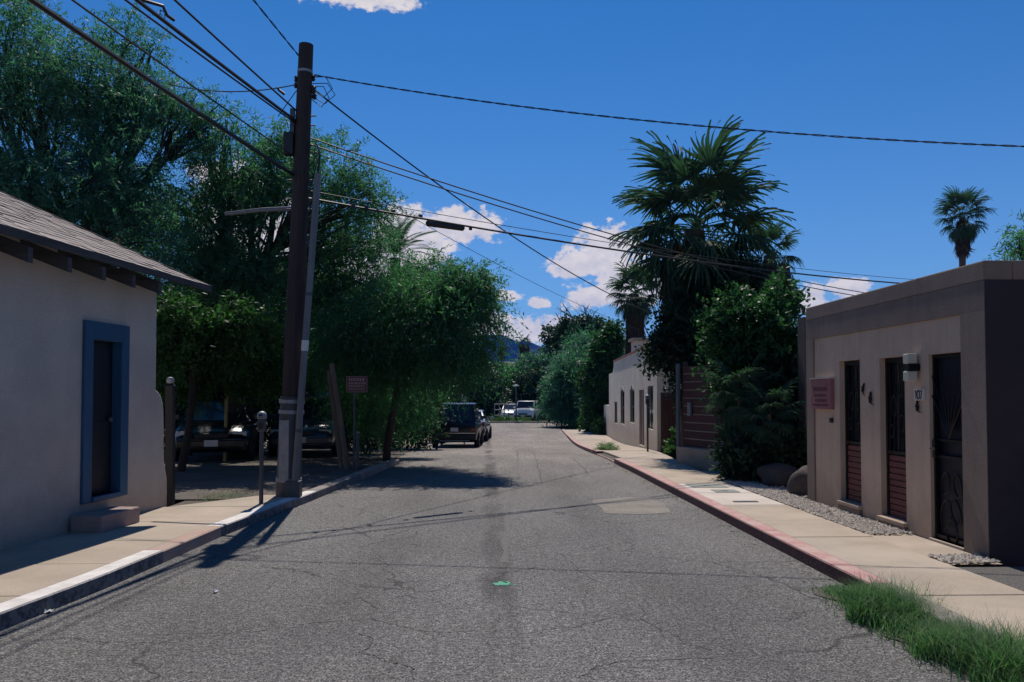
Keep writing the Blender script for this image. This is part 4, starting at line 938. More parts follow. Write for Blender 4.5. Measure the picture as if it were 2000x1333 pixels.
# slack loop on the bundle
mb = MB(); L0 = P(265, 0, 9.3); pts = [P(248, -8, 9.2), P(290, 4, 9.25), P(318, 12, 9.35), P(326, 30, 9.4), P(340, 40, 9.5)]; mb.tube(pts, .02, 6)
mb.tube([P(313, 20, 9.35), P(312, 34, 9.38), P(322, 36, 9.4), P(322, 24, 9.4), P(313, 20, 9.35)], .006, 5)
tag(mb.build('cable_loop', M['cable'], smooth=True), 'slack loop of cable strapped on top of the heavy bundle', 'cable', 'cables strung from the wooden pole')

# ------------------------------------------------------------------ street furniture
def meter(loc, label, h=1.38):
    x, y, z = loc; r = empty('parking_meter', loc, label, 'parking meter', 'parking meters'); MB().tube([(x, y, z-.05), (x, y, z+h-.25)], .03, 10).build('post', M['galv_dark'], r, smooth=True)
    MB().box(x-.055, x+.055, y-.05, y+.05, z+h-.28, z+h-.10).build('housing', M['galv_dark'], r, bevel=.02); mb = MB(); mb.lathe((x, y, z+h-.10), [(.062, 0), (.07, .03), (.06, .08), (.03, .105), (.0, .11)], 14); mb.build('dome', M['galv'], r, smooth=True)
    MB().box(x-.035, x+.035, y-.056, y-.05, z+h-.24, z+h-.15).build('coin_plate', M['plastic'], r); mb = MB(); mb.lathe((x, y-.066, z+h-.06), [(.0, 0), (.03, .0), (.03, .012)], 10, 'y'); mb.build('window', M['glass_dark'], r)
    return r
meter((-3.15, 11.68, .11), 'grey parking meter standing in front of the wooden pole on the left pavement', 1.30)
meter((4.75, 23.9, gz(24)+.12), 'thin parking meter in front of the cream building on the right', 1.66)
def post(name, a, b, r, m, label, cat, group=None, n=8, capm=None):
    root = empty(name, a, label, cat, group); a, b = Vector(a), Vector(b); MB().tube([a-Vector((0, 0, .1)), a.lerp(b, .5), b], r, n).build('shaft', M[m], root, smooth=n > 4)
    mb = MB(); mb.tube([b, b+(b-a).normalized()*.03], [r*1.15, r*.8], n); mb.build('cap', M[capm or m], root); return root
post('marker_pole', (X(440, 20.2), 20.2, gz(20)+.06), P(447, 650, 20.0), .042, 'yellow', 'tall thin yellow marker pole under the trees left of the utility pole', 'pole')
post('timber_post', (X(681, 17.6), 17.6, .06), P(648, 713, 17.8), .06, 'wood_post', 'taller leaning timber post beside the red sign', 'post', 'leaning timber posts')
post('timber_post', (X(668, 18.0), 18.0, .06), P(641, 726, 18.2), .045, 'wood_post', 'shorter leaning timber post crossing behind the taller one', 'post', 'leaning timber posts')
post('bollard', (X(698, 17.2), 17.2, .06), P(699, 846, 17.2), .035, 'galv_dark', 'short steel bollard post by the kerb under the red sign', 'bollard', capm='galv')
post('marker_post', (X(741, 27), 27, gz(27)), P(741, 792, 27), .04, 'sign_white', 'small white marker post in the shade behind the lot', 'post')
def pale_post():
    q = Vector((X(335, 12.1), 12.1, .06)); r = post('gate_post', q, (q.x-.02, q.y, 1.78), .075, 'door_dark', 'dark square gate post with round pale lamp just past the white house', 'post', n=4); mb = MB(); mb.lathe((q.x-.02, q.y, 1.80), [(.0, 0), (.05, .02), (.06, .06), (.04, .1), (0, .11)], 10); mb.build('lamp', M['galv'], r, smooth=True)
pale_post()
def red_sign():
    Y = 17.4; b = Vector((X(692, Y), Y, .06)); r = empty('parking_sign', b, 'red sign board with pale lettering on a thin post by the leaning timbers', 'sign'); MB().tube([b-Vector((0, 0, .1)), (b.x, b.y, 2.05)], .022, 8).build('post', M['galv_dark'], r)
    c = P(697, 751, Y-.03); MB().obox(c, (.225, 0, 0), (0, .006, 0), (0, 0, .17)).build('board', M['sign_red'], r, bevel=.004); s = MB(); f = c.y-.0085
    for (x0, x1, z0, z1) in ((-.215, .215, -.165, -.157), (-.215, .215, .157, .165), (-.218, -.21, -.165, .165), (.21, .218, -.165, .165), (-.18, .16, -.125, -.12), (-.18, .16, -.085, -.08), (-.18, -.175, -.12, -.085), (.155, .16, -.12, -.085)): s.box(c.x+x0, c.x+x1, f, f+.002, c.z+z0, c.z+z1)
    rr = random.Random(4)
    for z, h in ((.10, .06), (.02, .045), (-.04, .035), (-.10, .02)):
        x = -.17
        while x < .15: w = h*(.4+.4*rr.random()); s.box(c.x+x, c.x+x+w, f-.001, f+.001, c.z+z-h/2, c.z+z+h/2); x += w*1.6
    s.build('lettering', M['sign_ink'], r)['kind'] = 'stuff'
red_sign()
def twin_sign():
    Y = 38; b = Vector((X(907, Y), Y, gz(Y))); r = empty('street_sign', b, 'two narrow white sign panels side by side above the black car', 'sign'); MB().tube([b-Vector((0, 0, .1)), (b.x, b.y, P(907, 768, Y).z)], .03, 8).build('post', M['galv_dark'], r)
    for u in (903.5, 909.5): c = P(u, 777, Y-.04); MB().obox(c, (.05, 0, 0), (0, .005, 0), (0, 0, .165)).build('panel', M['sign_white'], r)
twin_sign()
def lamp_post():
    Y = 67.5; b = Vector((X(1008, Y), Y, gz(Y))); t = P(1008, 753, Y); r = empty('street_lamp', b, 'slim street lamp with flat pale head at the far end of the street', 'street lamp')
    MB().tube([b, (t.x, t.y, t.z-.1)], [.07, .045], 8).build('post', M['galv_dark'], r); MB().lathe((t.x, t.y, t.z-.12), [(.05, 0), (.28, .06), (.25, .12), (.05, .16)], 12).build('lamp_head', M['galv'], r, smooth=True)
lamp_post()
def rail_frame():
    Y = 68; r = empty('metal_railing', (X(980, Y), Y, gz(Y)), 'grey metal rail frame standing on the grass across the far street', 'railing'); 
    for v in (790, 801, 812): a, b = P(965, v, Y), P(994, v-1, Y); MB().tube([a, b], .035, 6).build('rail', M['galv'], r)
    for u in (966, 975, 985, 993): a, b = P(u, 788, Y), P(u, 824, Y); MB().tube([a, b], .035, 6).build('upright', M['galv'], r)
rail_frame()

# ------------------------------------------------------------------ cars
def wheel(parent, x, y, r, side):
    t = MB(); t.lathe((x, y, r), [(r*.62, -.1), (r*.95, -.1), (r, -.06), (r, .06), (r*.95, .1), (r*.62, .1)], 24, 'x'); w = t.build('wheel', M['rubber'], parent, smooth=True)
    q = MB(); q.lathe((x+side*.06, y, r), [(r*.62, -.02), (r*.60, .03), (r*.2, .02), (r*.15, .045)] if side > 0 else [(r*.62, .02), (r*.60, -.03), (r*.2, -.02), (r*.15, -.045)], 20, 'x'); q.build('rim', M['rim'], w, smooth=True)
    s = MB()
    for k in range(5):
        a = k*1.2566; s.obox((x+side*.085, y+math.cos(a)*r*.36, r+math.sin(a)*r*.36), (.012, 0, 0), (0, math.cos(a)*r*.24, math.sin(a)*r*.24), (0, -math.sin(a)*.03, math.cos(a)*.03))
    s.build('spoke', M['rim'], w)
def car(label, paint, L=4.5, Wd=1.8, H=1.48, hood=.95, belt=.98, kind='wagon', box=False, rear_up=False, wr=.32, group='parked cars'):
    """car along Y, nose towards -Y, standing at the origin"""
    r = empty('parked_car', (0, 0, 0), label, 'car', group); hw = Wd/2; n0, n1 = -L/2, L/2
    if kind == 'suv': st = [(n0, .62, .86, .38), (n0+.05, .85, .93, .32), (n0+.25, hood, .97, .28), (n0+1.05, hood+.05, 1, .28), (n0+1.35, belt, 1, .28), (n1-.3, belt, 1, .28), (n1-.06, belt-.02, .98, .32), (n1, belt-.12, .95, .40)]
    elif kind == 'sedan': st = [(n0, .58, .80, .34), (n0+.08, .68, .90, .25), (n0+.4, hood-.08, .97, .22), (n0+1.1, hood, 1, .22), (n0+1.4, belt, 1, .22), (n1-1.0, belt+.04, 1, .22), (n1-.25, belt, .96, .24), (n1-.04, .86, .92, .28), (n1, .7, .88, .36)]
    else: st = [(n0, .58, .82, .34), (n0+.08, .72, .91, .25), (n0+.4, hood-.06, .97, .22), (n0+1.05, hood, 1, .22), (n0+1.35, belt, 1, .22), (n1-.4, belt+.04, 1, .22), (n1-.05, belt, .96, .26), (n1, .8, .92, .36)]
    mb = MB(); vs = []; fs = []; half = [(0, 0), (.8, 0), (.96, .10), (1.0, .40), (.99, .70), (.95, .90), (.84, 1.0), (.45, 1.03), (0, 1.04)]; ring = len(half)*2-2
    for (y, zt, w, zb) in st:
        pts = [(hw*w*a, zb+(zt-zb)*b) for a, b in half]; full = pts+[(-x, z) for x, z in reversed(pts[1:-1])]
        vs += [(x, y, z) for x, z in full]
    for i in range(len(st)-1):
        for k in range(ring): fs.append((i*ring+k, i*ring+(k+1) % ring, (i+1)*ring+(k+1) % ring, (i+1)*ring+k))
    fs += [tuple(range(ring)), tuple((len(st)-1)*ring+k for k in range(ring))]
    body = mb.add(vs, fs).build('body', M[paint], r, smooth=True)
    # greenhouse frustum
    if kind == 'suv': fy0, fy1, ry1, ry0 = n0+1.2, n0+1.65, n1-.32, n1-.08
    elif kind == 'sedan': fy0, fy1, ry1, ry0 = n0+1.15, n0+1.85, n1-1.35, n1-.75
    else: fy0, fy1, ry1, ry0 = n0+1.1, n0+1.8, n1-.75, n1-.15
    bw, rw = hw*.93, hw*(.80 if kind == 'suv' else .70); zb = belt-.03; g = MB()
    def ringp(w, y0, y1, z): return [(-w, y0, z), (w, y0, z), (w, y1, z), (-w, y1, z)]
    lo, hi = ringp(bw, fy0, ry0, zb), ringp(rw, fy1, ry1, H-.03); top = ringp(rw*.86, fy1+.18, ry1-.12, H)
    g.add(lo+hi+top, [(0, 1, 5, 4), (1, 2, 6, 5), (2, 3, 7, 6), (3, 0, 4, 7), (4, 5, 9, 8), (5, 6, 10, 9), (6, 7, 11, 10), (7, 4, 8, 11), (8, 9, 10, 11)]); g.build('roof', M[paint], r, smooth=True, bevel=.03)
    def win(nm, a, b, c, d, ins=.10, out=.012, m='glass_dark'):
        p = [Vector(q) for q in (a, b, c, d)]; ce = sum(p, Vector())/4; n = (p[1]-p[0]).cross(p[3]-p[0]).normalized(); n = n if n.dot(ce-Vector((0, 0, H*.75))) > 0 else -n
        p = [q.lerp(ce, ins)+n*out for q in p]; return MB().prism(p, n*-.008).build(nm, M[m], r)
    win('windscreen', lo[0], lo[1], hi[1], hi[0], .09); win('rear_window', lo[3], lo[2], hi[2], hi[3], .12)
    for s, (i, j) in ((1, (1, 2)), (-1, (0, 3))):
        a, b, c, d = Vector(lo[i]), Vector(lo[j]), Vector(hi[j]), Vector(hi[i])
        for t0, t1 in ((.0, .46), (.48, .80), (.82, 1.0)): win('side_window', a.lerp(b, t0), a.lerp(b, t1), d.lerp(c, t1), d.lerp(c, t0), .10)
        y = fy0+.35; m = MB(); m.obox((s*(hw+.09), y, belt+.08), (.10, 0, 0), (0, .05, 0), (0, 0, .07)); m.build('mirror', M[paint], r, bevel=.02)
        for dy in (fy0+1.0, fy0+1.95): MB().obox((s*(hw+.004), dy, belt-.14), (.012, 0, 0), (0, .09, 0), (0, 0, .014)).build('handle', M['chrome'], r)
    for s in (-1, 1):
        for yy in (n0+.85, n1-.85):
            a = MB(); a.lathe((s*(hw-.03), yy, wr), [(wr+.07, -.02), (wr+.07, .035)], 24, 'x'); a.build('wheel_arch', M['plastic'], r); wheel(r, s*(hw-.055), yy, wr, s)
        zl = .68 if kind != 'suv' else .78
        h = MB(); h.obox((s*hw*.70, n0+.12, zl), (.17, s*-.0, 0), (0, .05, 0), (0, 0, .065)); h.build('headlight', M['light_clear'], r, bevel=.03)
        h = MB(); zt = .85 if kind != 'suv' else .80; h.obox((s*hw*.84, n1-.03, zt), (.10, 0, 0), (0, .05, 0), (0, 0, .10 if kind != 'suv' else .07)); h.build('tail_light', M['light_red'], r, bevel=.02)
    MB().obox((0, n0+.02, .45), (hw*.86, 0, 0), (0, .06, 0), (0, 0, .09)).build('front_bumper', M[paint if kind != 'suv' else 'plastic'], r, bevel=.03); MB().obox((0, n1-.0, .50), (hw*.95, 0, 0), (0, .07, 0), (0, 0, .10)).build('rear_bumper', M['plastic'], r, bevel=.03)
    MB().obox((0, n0+.0, .64), (hw*.42, 0, 0), (0, .05, 0), (0, 0, .06)).build('grille', M['plastic'], r, bevel=.02)
    MB().obox((0, n1+.01, .80), (.155, 0, 0), (0, .012, 0), (0, 0, .075)).build('number_plate', M['plate'], r); MB().obox((0, n0-.045, .47), (.155, 0, 0), (0, .012, 0), (0, 0, .075)).build('number_plate', M['plate'], r)
    if kind == 'suv':
        MB().obox((0, n1+.03, .66), (hw*.93, 0, 0), (0, .02, 0), (0, 0, .014)).build('trim_strip', M['chrome'], r); MB().tube([(-.6, n1+.02, .36), (.6, n1+.02, .36)], .03, 8).build('tow_bar', M['galv'], r)
        MB().obox((.05, n1-.05, belt+.02), (.10, 0, 0), (0, .05, 0), (0, 0, .022)).build('latch', M['chrome'], r)
    if kind == 'wagon':
        for s in (-1, 1): MB().tube([(s*rw*.92, fy1+.1, H), (s*rw*.92, fy1+.15, H+.06), (s*rw*.92, ry1-.1, H+.06), (s*rw*.92, ry1, H)], .018, 6).build('roof_rail', M['galv'], r, smooth=True)
    if box:
        b = MB(); vs = []; fs = []; pr = [(-.5, .0), (-.52, .08), (-.44, .20), (-.2, .26), (.2, .26), (.44, .20), (.52, .08), (.5, 0)]
        for (y, s, hh) in ((fy1-.25, .55, .30), (fy1-.1, .85, .8), (fy1+.3, 1, 1), (ry1-.2, 1, 1), (ry1+.1, .85, .8)):
            vs += [(a*1.05*s, y, H+.07+c*hh) for a, c in pr]
        for i in range(4):
            for k in range(8): fs.append((i*8+k, i*8+(k+1) % 8, (i+1)*8+(k+1) % 8, (i+1)*8+k))
        fs += [tuple(range(8)), tuple(32+k for k in range(8))]; b.add(vs, fs).build('roof_box', M['paint_dark'], r, smooth=True)
    return r
def place(o, x, y, rz, z=None): o.location = (x, y, gz(y) if z is None else z); o.rotation_euler = (0, 0, R(rz)); return o
place(car('dark blue estate car with a long roof box parked behind the utility pole', 'paint_blue', box=True), X(609, 24.2), 24.3, 4, gz(22)+.05)
place(car('dark sedan with glinting bonnet parked in shade behind the white house', 'paint_dark', kind='sedan', hood=.92), X(402, 20.8), 21.9, 13, gz(20)+.06)
place(car('boxy black off road car parked with its back to the viewer on the left kerb', 'paint_dark', L=4.5, Wd=1.84, H=1.86, hood=1.08, belt=1.14, kind='suv', wr=.37), X(893, 33), 35.4, 177)
place(car('silver car parked just beyond the boxy black one', 'paint_silver', kind='sedan', Wd=1.76, H=1.5, hood=.95), X(920, 40), 42.0, 176)
place(car('pale car facing the viewer across the far street, left of the street lamp', 'paint_white', kind='sedan'), X(998, 72), 72, 0)
place(car('pale car facing the viewer across the far street, right of the street lamp', 'paint_white', kind='suv', H=1.75, hood=1.05, belt=1.1, wr=.36), X(1030, 71), 71.5, -12)

# ------------------------------------------------------------------ trees
def lob(u, v, Y, ru, rv, ry=None):
    """crown lobe from its seen centre and half sizes at distance Y"""
    return (tuple(P(u, v, Y)), (ru/F*Y, (ry if ry else ru/F*Y), rv/F*Y))
def gpt(u, Y, dz=0): return (X(u, Y), Y, gz(Y)+dz)
# huge mesquite behind the white house
make_tree('mesquite_tree', 'huge feathery mesquite tree towering behind the white house on the left', gpt(190, 19.5), P(170, 520, 19.5),
          [lob(60, 150, 18, 150, 130), lob(20, 330, 17.5, 160, 120), lob(190, 190, 19, 130, 100), lob(230, 330, 18.5, 120, 110), lob(110, 420, 17.5, 170, 110), lob(250, 90, 20, 60, 70),
           lob(300, 210, 19.5, 90, 70), lob(380, 240, 19.5, 70, 55), lob(230, 480, 17.5, 120, 70), lob(-80, 60, 18, 150, 150), lob(150, 480, 23, 150, 90), lob(280, 420, 23.5, 110, 90), lob(60, 520, 22.5, 120, 80)],
          'mesquite_blue', 9600, 16, .55, .115, .029, r=.34, droop=.25, curl=.25, shell=.5, gap=.30, twigs=13, seed=21, gapscale=1.2)
make_tree('mesquite_tree', 'broad mesquite tree rising directly behind the utility pole', gpt(470, 21.5), P(480, 560, 21.5),
          [lob(480, 330, 20, 110, 75), lob(640, 330, 19.0, 75, 65), lob(700, 390, 19.0, 65, 40), lob(670, 460, 20, 85, 50), lob(560, 300, 20.5, 70, 55), lob(420, 430, 20.5, 100, 70), lob(540, 420, 20, 90, 60),
           lob(370, 500, 20, 80, 60), lob(640, 540, 21, 80, 50), lob(480, 540, 20, 100, 55), lob(720, 470, 21, 60, 45), lob(430, 260, 20, 60, 40), lob(460, 560, 24.5, 120, 70), lob(580, 560, 24.5, 100, 60), lob(400, 600, 23, 90, 50)],
          'mesquite', 8200, 16, .50, .11, .029, r=.30, droop=.25, curl=.25, shell=.5, gap=.28, twigs=12, seed=22, gapscale=1.3)
make_tree('willow_tree', 'drooping bright green tree leaning over the left kerb and shading the road', gpt(755, 21.5), P(775, 700, 20.5),
          [lob(840, 600, 18.3, 105, 72), lob(905, 585, 17.9, 60, 55), lob(770, 620, 18.9, 95, 70), lob(700, 640, 19.4, 70, 70), lob(880, 685, 17.8, 70, 45), lob(800, 700, 19.3, 85, 50), lob(902, 672, 17.2, 42, 40),
           lob(948, 628, 16.8, 36, 26), lob(700, 715, 21, 70, 45), lob(840, 540, 20, 75, 42), lob(925, 555, 17.9, 42, 42), lob(660, 600, 21, 55, 60), lob(760, 560, 20.5, 60, 40), lob(720, 780, 22.5, 60, 50), lob(795, 770, 23, 50, 55), lob(640, 700, 22, 45, 70)],
          'willow', 7800, 16, .55, .115, .028, r=.11, droop=.42, curl=.5, shell=.5, gap=.22, twigs=7, seed=23, gapscale=1.5)
make_tree('citrus_tree', 'low leafy tree with glossy yellow green leaves between the white house and the pole', gpt(352, 17.2, .06), P(375, 690, 17.0),
          [lob(345, 612, 15.8, 52, 34), lob(415, 606, 16.1, 58, 30), lob(490, 640, 16.6, 55, 34), lob(380, 655, 16.5, 70, 38), lob(328, 680, 16.5, 45, 50), lob(455, 680, 17.4, 70, 38), lob(530, 660, 17.6, 40, 40),
           lob(350, 735, 18.7, 55, 38), lob(425, 742, 18.9, 65, 34), lob(505, 730, 19.1, 52, 40), lob(400, 690, 18.4, 90, 50)],
          'broad', 3000, 9, .30, .105, .055, r=.09, droop=.16, curl=.2, shell=.5, gap=.30, twigs=7, seed=24, gapscale=2.2)
make_tree('dark_tree', 'dark dense tree filling the shade behind the parked estate car', gpt(560, 28), P(560, 720, 28),
          [lob(360, 730, 27, 110, 80), lob(520, 720, 27, 110, 85), lob(650, 700, 28.5, 80, 80), lob(600, 620, 27, 80, 55), lob(730, 760, 29.5, 60, 70), lob(450, 640, 27, 100, 50), lob(420, 600, 25, 120, 45), lob(580, 640, 25.5, 110, 45), lob(350, 640, 25, 90, 45), lob(680, 620, 26.5, 80, 40)],
          'dark', 5600, 12, .55, .17, .07, r=.2, droop=.25, shell=.45, twigs=5, seed=25)
def hedge(name, label, u0, u1, Y, zt, lm, n, seed, group='shrubs along the back of the shaded lot'):
    k = max(3, int((u1-u0)/60)); lo = []
    for i in range(k):
        u = u0+(u1-u0)*(i+.5)/k; x = X(u, Y); lo.append(((x, Y+.3*math.sin(i*2.3), gz(Y)+zt*.5), ((u1-u0)/k/F*Y*.75, .8, zt*.5)))
    return bush(name, label, gpt((u0+u1)/2, Y), lo, lm, n, 10, .4, .16, .07, shell=.6, seed=seed, group=group, stems=k*2)
hedge('hedge', 'dark hedge closing the lot at the left behind the parked cars', 250, 570, 30, 3.2, 'dark', 3600, 31)
hedge('hedge', 'dark hedge behind the red sign and the leaning timbers', 570, 838, 31, 3.0, 'dark', 3600, 32)
bush('shrub', 'loose shrub of upright stems in front of the dark hedge by the bollard', gpt(715, 25), [lob(700, 815, 24.5, 35, 40), lob(740, 830, 25.5, 45, 30)], 'dark', 500, 10, .4, .16, .03, seed=33)
bush('shrub', 'sunlit bright green shrub left of the black off road car', gpt(842, 40), [lob(845, 790, 40, 26, 34)], 'broad', 420, 9, .3, .15, .07, seed=34)
# date palm above the willow
def frond_feather(seed, L=1.9, n=34):
    rng = np.random.default_rng(seed); C = []; D = []; N_ = []; Ls = []; W = []
    pts = [Vector((t*L*math.cos(.15), 0, .55*L*t-.75*L*t*t)) for t in np.linspace(0, 1, n)]
    for i in range(3, n-1):
        t = i/n; d = (pts[i+1]-pts[i]).normalized()
        for s in (-1, 1):
            v = (d*.55+Vector((0, s*.8, -.12))).normalized(); C.append(pts[i]); D.append(v); N_.append((0, 0, 1)); Ls.append(.42*(math.sin(math.pi*min(1, t*1.05))**.6)+.05); W.append(.035)
    V = leaf_quads(np.array([tuple(c) for c in C]), np.array([tuple(d) for d in D]), np.array(N_), np.array(Ls), np.array(W))
    me = np_mesh('frond', V, len(C), LEAF['palm'], np.clip(.5+.2*rng.normal(size=len(C)), 0, 1)); return me
def frond_fan(seed, pet=1.04, R0=.88, n=32, arc=245, droop=.5, lm='palm', wd=.060):
    """fan leaf: stalk then a folded fan of long tapering segments with hanging tips; grows along +x"""
    rng = np.random.default_rng(seed); V = []; tint = []; q = 0
    def quad(a, b, c, d): V.extend([tuple(a), tuple(b), tuple(c), tuple(d)]); tint.append(tv)
    tv = .8
    for k in range(5):
        a, b = pet*k/5, pet*(k+1)/5; za, zb = -.10*(a/pet)**2*pet, -.10*(b/pet)**2*pet
        quad((a, -.016, za), (b, -.012, zb), (b, .012, zb), (a, .016, za)); quad((a, 0, za-.016), (b, 0, zb-.012), (b, 0, zb+.012), (a, 0, za+.016))
    o = Vector((pet, 0, -.10*pet))
    for i in range(n):
        an = R(arc)*(i/(n-1)-.5)+rng.normal()*.03; d = Vector((math.cos(an), math.sin(an), .10*abs(math.sin(an))-.08)); Lq = R0*(.72+.28*math.cos(an*.75))*(.88+.24*rng.random()); tv = float(np.clip(.45+.25*rng.normal(), 0, 1))
        s = Vector((-math.sin(an), math.cos(an), 0)); fold = Vector((0, 0, .02*(1 if i % 2 else -1))); pr = None; dr = droop*(.6+.8*rng.random())
        for t, w in ((0, .012), (.35, wd), (.62, wd*.75), (.84, wd*.4), (1.0, .004)):
            p = o+d*Lq*(t-.18*dr*t**3)+Vector((0, 0, -dr*Lq*t**2.6*.62)); c = (p-s*w*.5+fold*t, p+s*w*.5-fold*t)
            if pr: quad(pr[0], c[0], c[1], pr[1])
            pr = c
    V = np.array(V); return np_mesh('frond', V, len(V)//4, LEAF[lm], np.array(tint))
FAN = [frond_fan(k, droop=.44+.15*k) for k in range(6)]; DRY = [frond_fan(20+k, pet=.8, droop=1.1, arc=120, lm='palm_dry', n=18) for k in range(3)]
def palm(name, label, base, top, crown_r, nf, rt=.16, skirt=0.0, dry=0, lo=-50, hi=80, seed=1, group=None, skirt_r=.35, lean=0):
    rng = np.random.default_rng(seed); base, top = Vector(base), Vector(top); root = empty(name, base, label, 'palm tree', group)
    mb = MB(); n = 26; pts = []; rs = []
    for i in range(n+1):
        t = i/n; pts.append(base.lerp(top, t)+Vector((.03*math.sin(t*5), .03*math.cos(t*4), -.1 if i == 0 else 0))); rs.append(rt*(1.25-.35*t)*(1+.07*(i % 2)))
    mb.tube(pts, rs, 14); mb.build('trunk', M['palm_trunk'], root)
    if skirt > 0:
        N = int(1500*max(.5, skirt/2.2)); a = rng.random(N)*6.283; t = rng.random(N); h = top.z-.1-t*skirt; ax = np.stack([top.x+(base.x-top.x)*(t*skirt/(top.z-base.z+1e-6)), np.full(N, top.y)], -1)
        rr = (rt+skirt_r*(.4+.6*np.sin(np.minimum(1, t*1.6+.25)*1.9))*(.55+.5*rng.random(N)))
        C = np.stack([ax[:, 0]+np.cos(a)*rr, ax[:, 1]+np.sin(a)*rr, h], -1); D = nrm(np.stack([np.cos(a)*.10, np.sin(a)*.10, np.full(N, -1.0)], -1)+rng.normal(size=(N, 3))*.10); Nn = nrm(np.stack([np.cos(a), np.sin(a), np.zeros(N)], -1)+rng.normal(size=(N, 3))*.4)
        V = leaf_quads(C, D, Nn, .55+.4*rng.random(N), .04+.05*rng.random(N)); link(np_mesh('dead_leaf_skirt', V, N, M['thatch'], rng.random(N)), 'dead_leaf_skirt', root)
    sc = crown_r/1.9
    for k in range(nf):
        t = (k+.5)/nf; el = R(hi-(hi-lo)*t**.85+rng.normal()*6); az = k*2.39996+rng.normal()*.15; s = sc*(.85+.25*rng.random())*(1-.28*t)
        mt = Matrix.Translation(top+Vector((0, 0, .22*sc*(1-t)-.35*sc*t))) @ Matrix.Rotation(az, 4, 'Z') @ Matrix.Rotation(-el, 4, 'Y') @ Matrix.Rotation(rng.normal()*.25, 4, 'X') @ Matrix.Scale(s, 4)
        link(FAN[min(5, int(t*4+rng.random()*2))], 'frond', root, mt)
    for k in range(dry):
        el = R(-62-rng.random()*22); az = k*2.39996+.5; s = sc*(.8+.3*rng.random())
        mt = Matrix.Translation(top+Vector((0, 0, -.45*sc-.4*sc*rng.random()))) @ Matrix.Rotation(az, 4, 'Z') @ Matrix.Rotation(-el, 4, 'Y') @ Matrix.Scale(s, 4)
        o = link(DRY[k % 3], 'frond', root, mt); o['label'] = 'dry brown hanging frond'
    return root
palm('fan_palm', 'largest fan palm with a huge shaggy crown over the board fence', gpt(1352, 21.5), P(1358, 452, 21.5), 2.6, 78, rt=.30, skirt=1.8, dry=32, hi=76, lo=-82, seed=3, skirt_r=.55)
palm('fan_palm', 'fan palm half hidden behind the right side of the largest palm', gpt(1512, 27), P(1504, 500, 27), 1.30, 34, rt=.2, skirt=2.4, dry=6, lo=-55, seed=4, skirt_r=.45)
palm('fan_palm', 'fan palm with thick dead leaf skirt behind the cream building roof', gpt(1242, 46), P(1240, 575, 46), 1.95, 54, rt=.26, skirt=3.4, dry=0, lo=-60, seed=5, skirt_r=.20)
palm('fan_palm', 'tall distant fan palm standing alone above the brown building roof', gpt(1878, 62), P(1880, 425, 62), 2.5, 46, rt=.24, skirt=2.4, dry=4, lo=-60, seed=6, skirt_r=.17)
palm('fan_palm', 'small far fan palm against the mountain, left of its companion', gpt(980, 140), P(980, 676, 140), 1.3, 22, rt=.2, seed=7, skirt=1.5, skirt_r=.3)
palm('fan_palm', 'broad far fan palm against the mountain, right of its companion', gpt(1024, 132), P(1024, 672, 132), 1.6, 26, rt=.3, seed=8, skirt=5.0, skirt_r=.62)
FE = [frond_feather(k) for k in range(4)]
def date_palm():
    base, top = Vector(gpt(775, 37)), P(772, 505, 37); root = empty('date_palm', base, 'feather leaved date palm peeking out above the drooping green tree', 'palm tree'); MB().tube([base, base.lerp(top, .5), top], [.28, .24, .24], 12).build('trunk', M['palm_trunk'], root)
    rng = np.random.default_rng(9)
    for k in range(38):
        mt = Matrix.Translation(top) @ Matrix.Rotation(k*2.39996, 4, 'Z') @ Matrix.Rotation(-R(80-110*(k/38)), 4, 'Y') @ Matrix.Scale(.95+.3*rng.random(), 4); link(FE[k % 4], 'frond', root, mt)
date_palm()
# right side greenery
bush('climbing_ivy', 'dark ivy cloaking the trunk of the largest palm', gpt(1350, 20.6), [lob(1335, 640, 20.6, 42, 60), lob(1375, 600, 20.8, 45, 80), lob(1312, 645, 20.8, 30, 40), lob(1400, 540, 21, 60, 50), lob(1360, 720, 20.5, 45, 60), lob(1300, 690, 20.9, 32, 30), lob(1450, 560, 21.2, 55, 50)], 'ivy', 2300, 10, .35, .13, .08, droop=.15, shell=.55, seed=41, cat='climber', stems=14)
make_tree('orange_tree', 'round leafy citrus tree with glossy leaves left of the brown building', gpt(1470, 16.2), P(1470, 720, 16.2),
          [lob(1450, 620, 15.9, 65, 45), lob(1510, 600, 16.2, 50, 45), lob(1530, 570, 16.4, 28, 24), lob(1490, 670, 15.8, 80, 50), lob(1430, 680, 16, 50, 45), lob(1530, 700, 16, 42, 55), lob(1480, 750, 16.2, 80, 50)],
          'citrus', 2600, 10, .28, .10, .058, r=.10, droop=.1, curl=.1, shell=.45, gap=.08, twigs=6, seed=42)
bush('shrub', 'dark evergreen shrub in the corner behind the boulders', gpt(1520, 14.6), [lob(1530, 780, 15.3, 45, 100), lob(1495, 840, 15.6, 45, 80), lob(1540, 870, 15.2, 32, 55), lob(1465, 830, 16.8, 35, 75), lob(1490, 760, 16.2, 50, 60)], 'ivy', 1900, 10, .35, .13, .07, shell=.6, seed=43)
for k, (u, v, Y, cr, nf, lab) in enumerate(((1442, 775, 14.9, .85, 34, 'taller young fan palm with silvery fronds beside the fence gap'), (1432, 872, 15.2, .55, 20, 'low fan palm spreading over the plinth beside the board fence'), (1500, 810, 14.3, .75, 30, 'young fan palm in deep shade behind the boulders'))):
    palm('young_palm', lab, gpt(u+6, Y), P(u+5, v, Y), cr, nf, rt=.04, lo=-70, hi=72, seed=50+k, group='young palms by the fence')
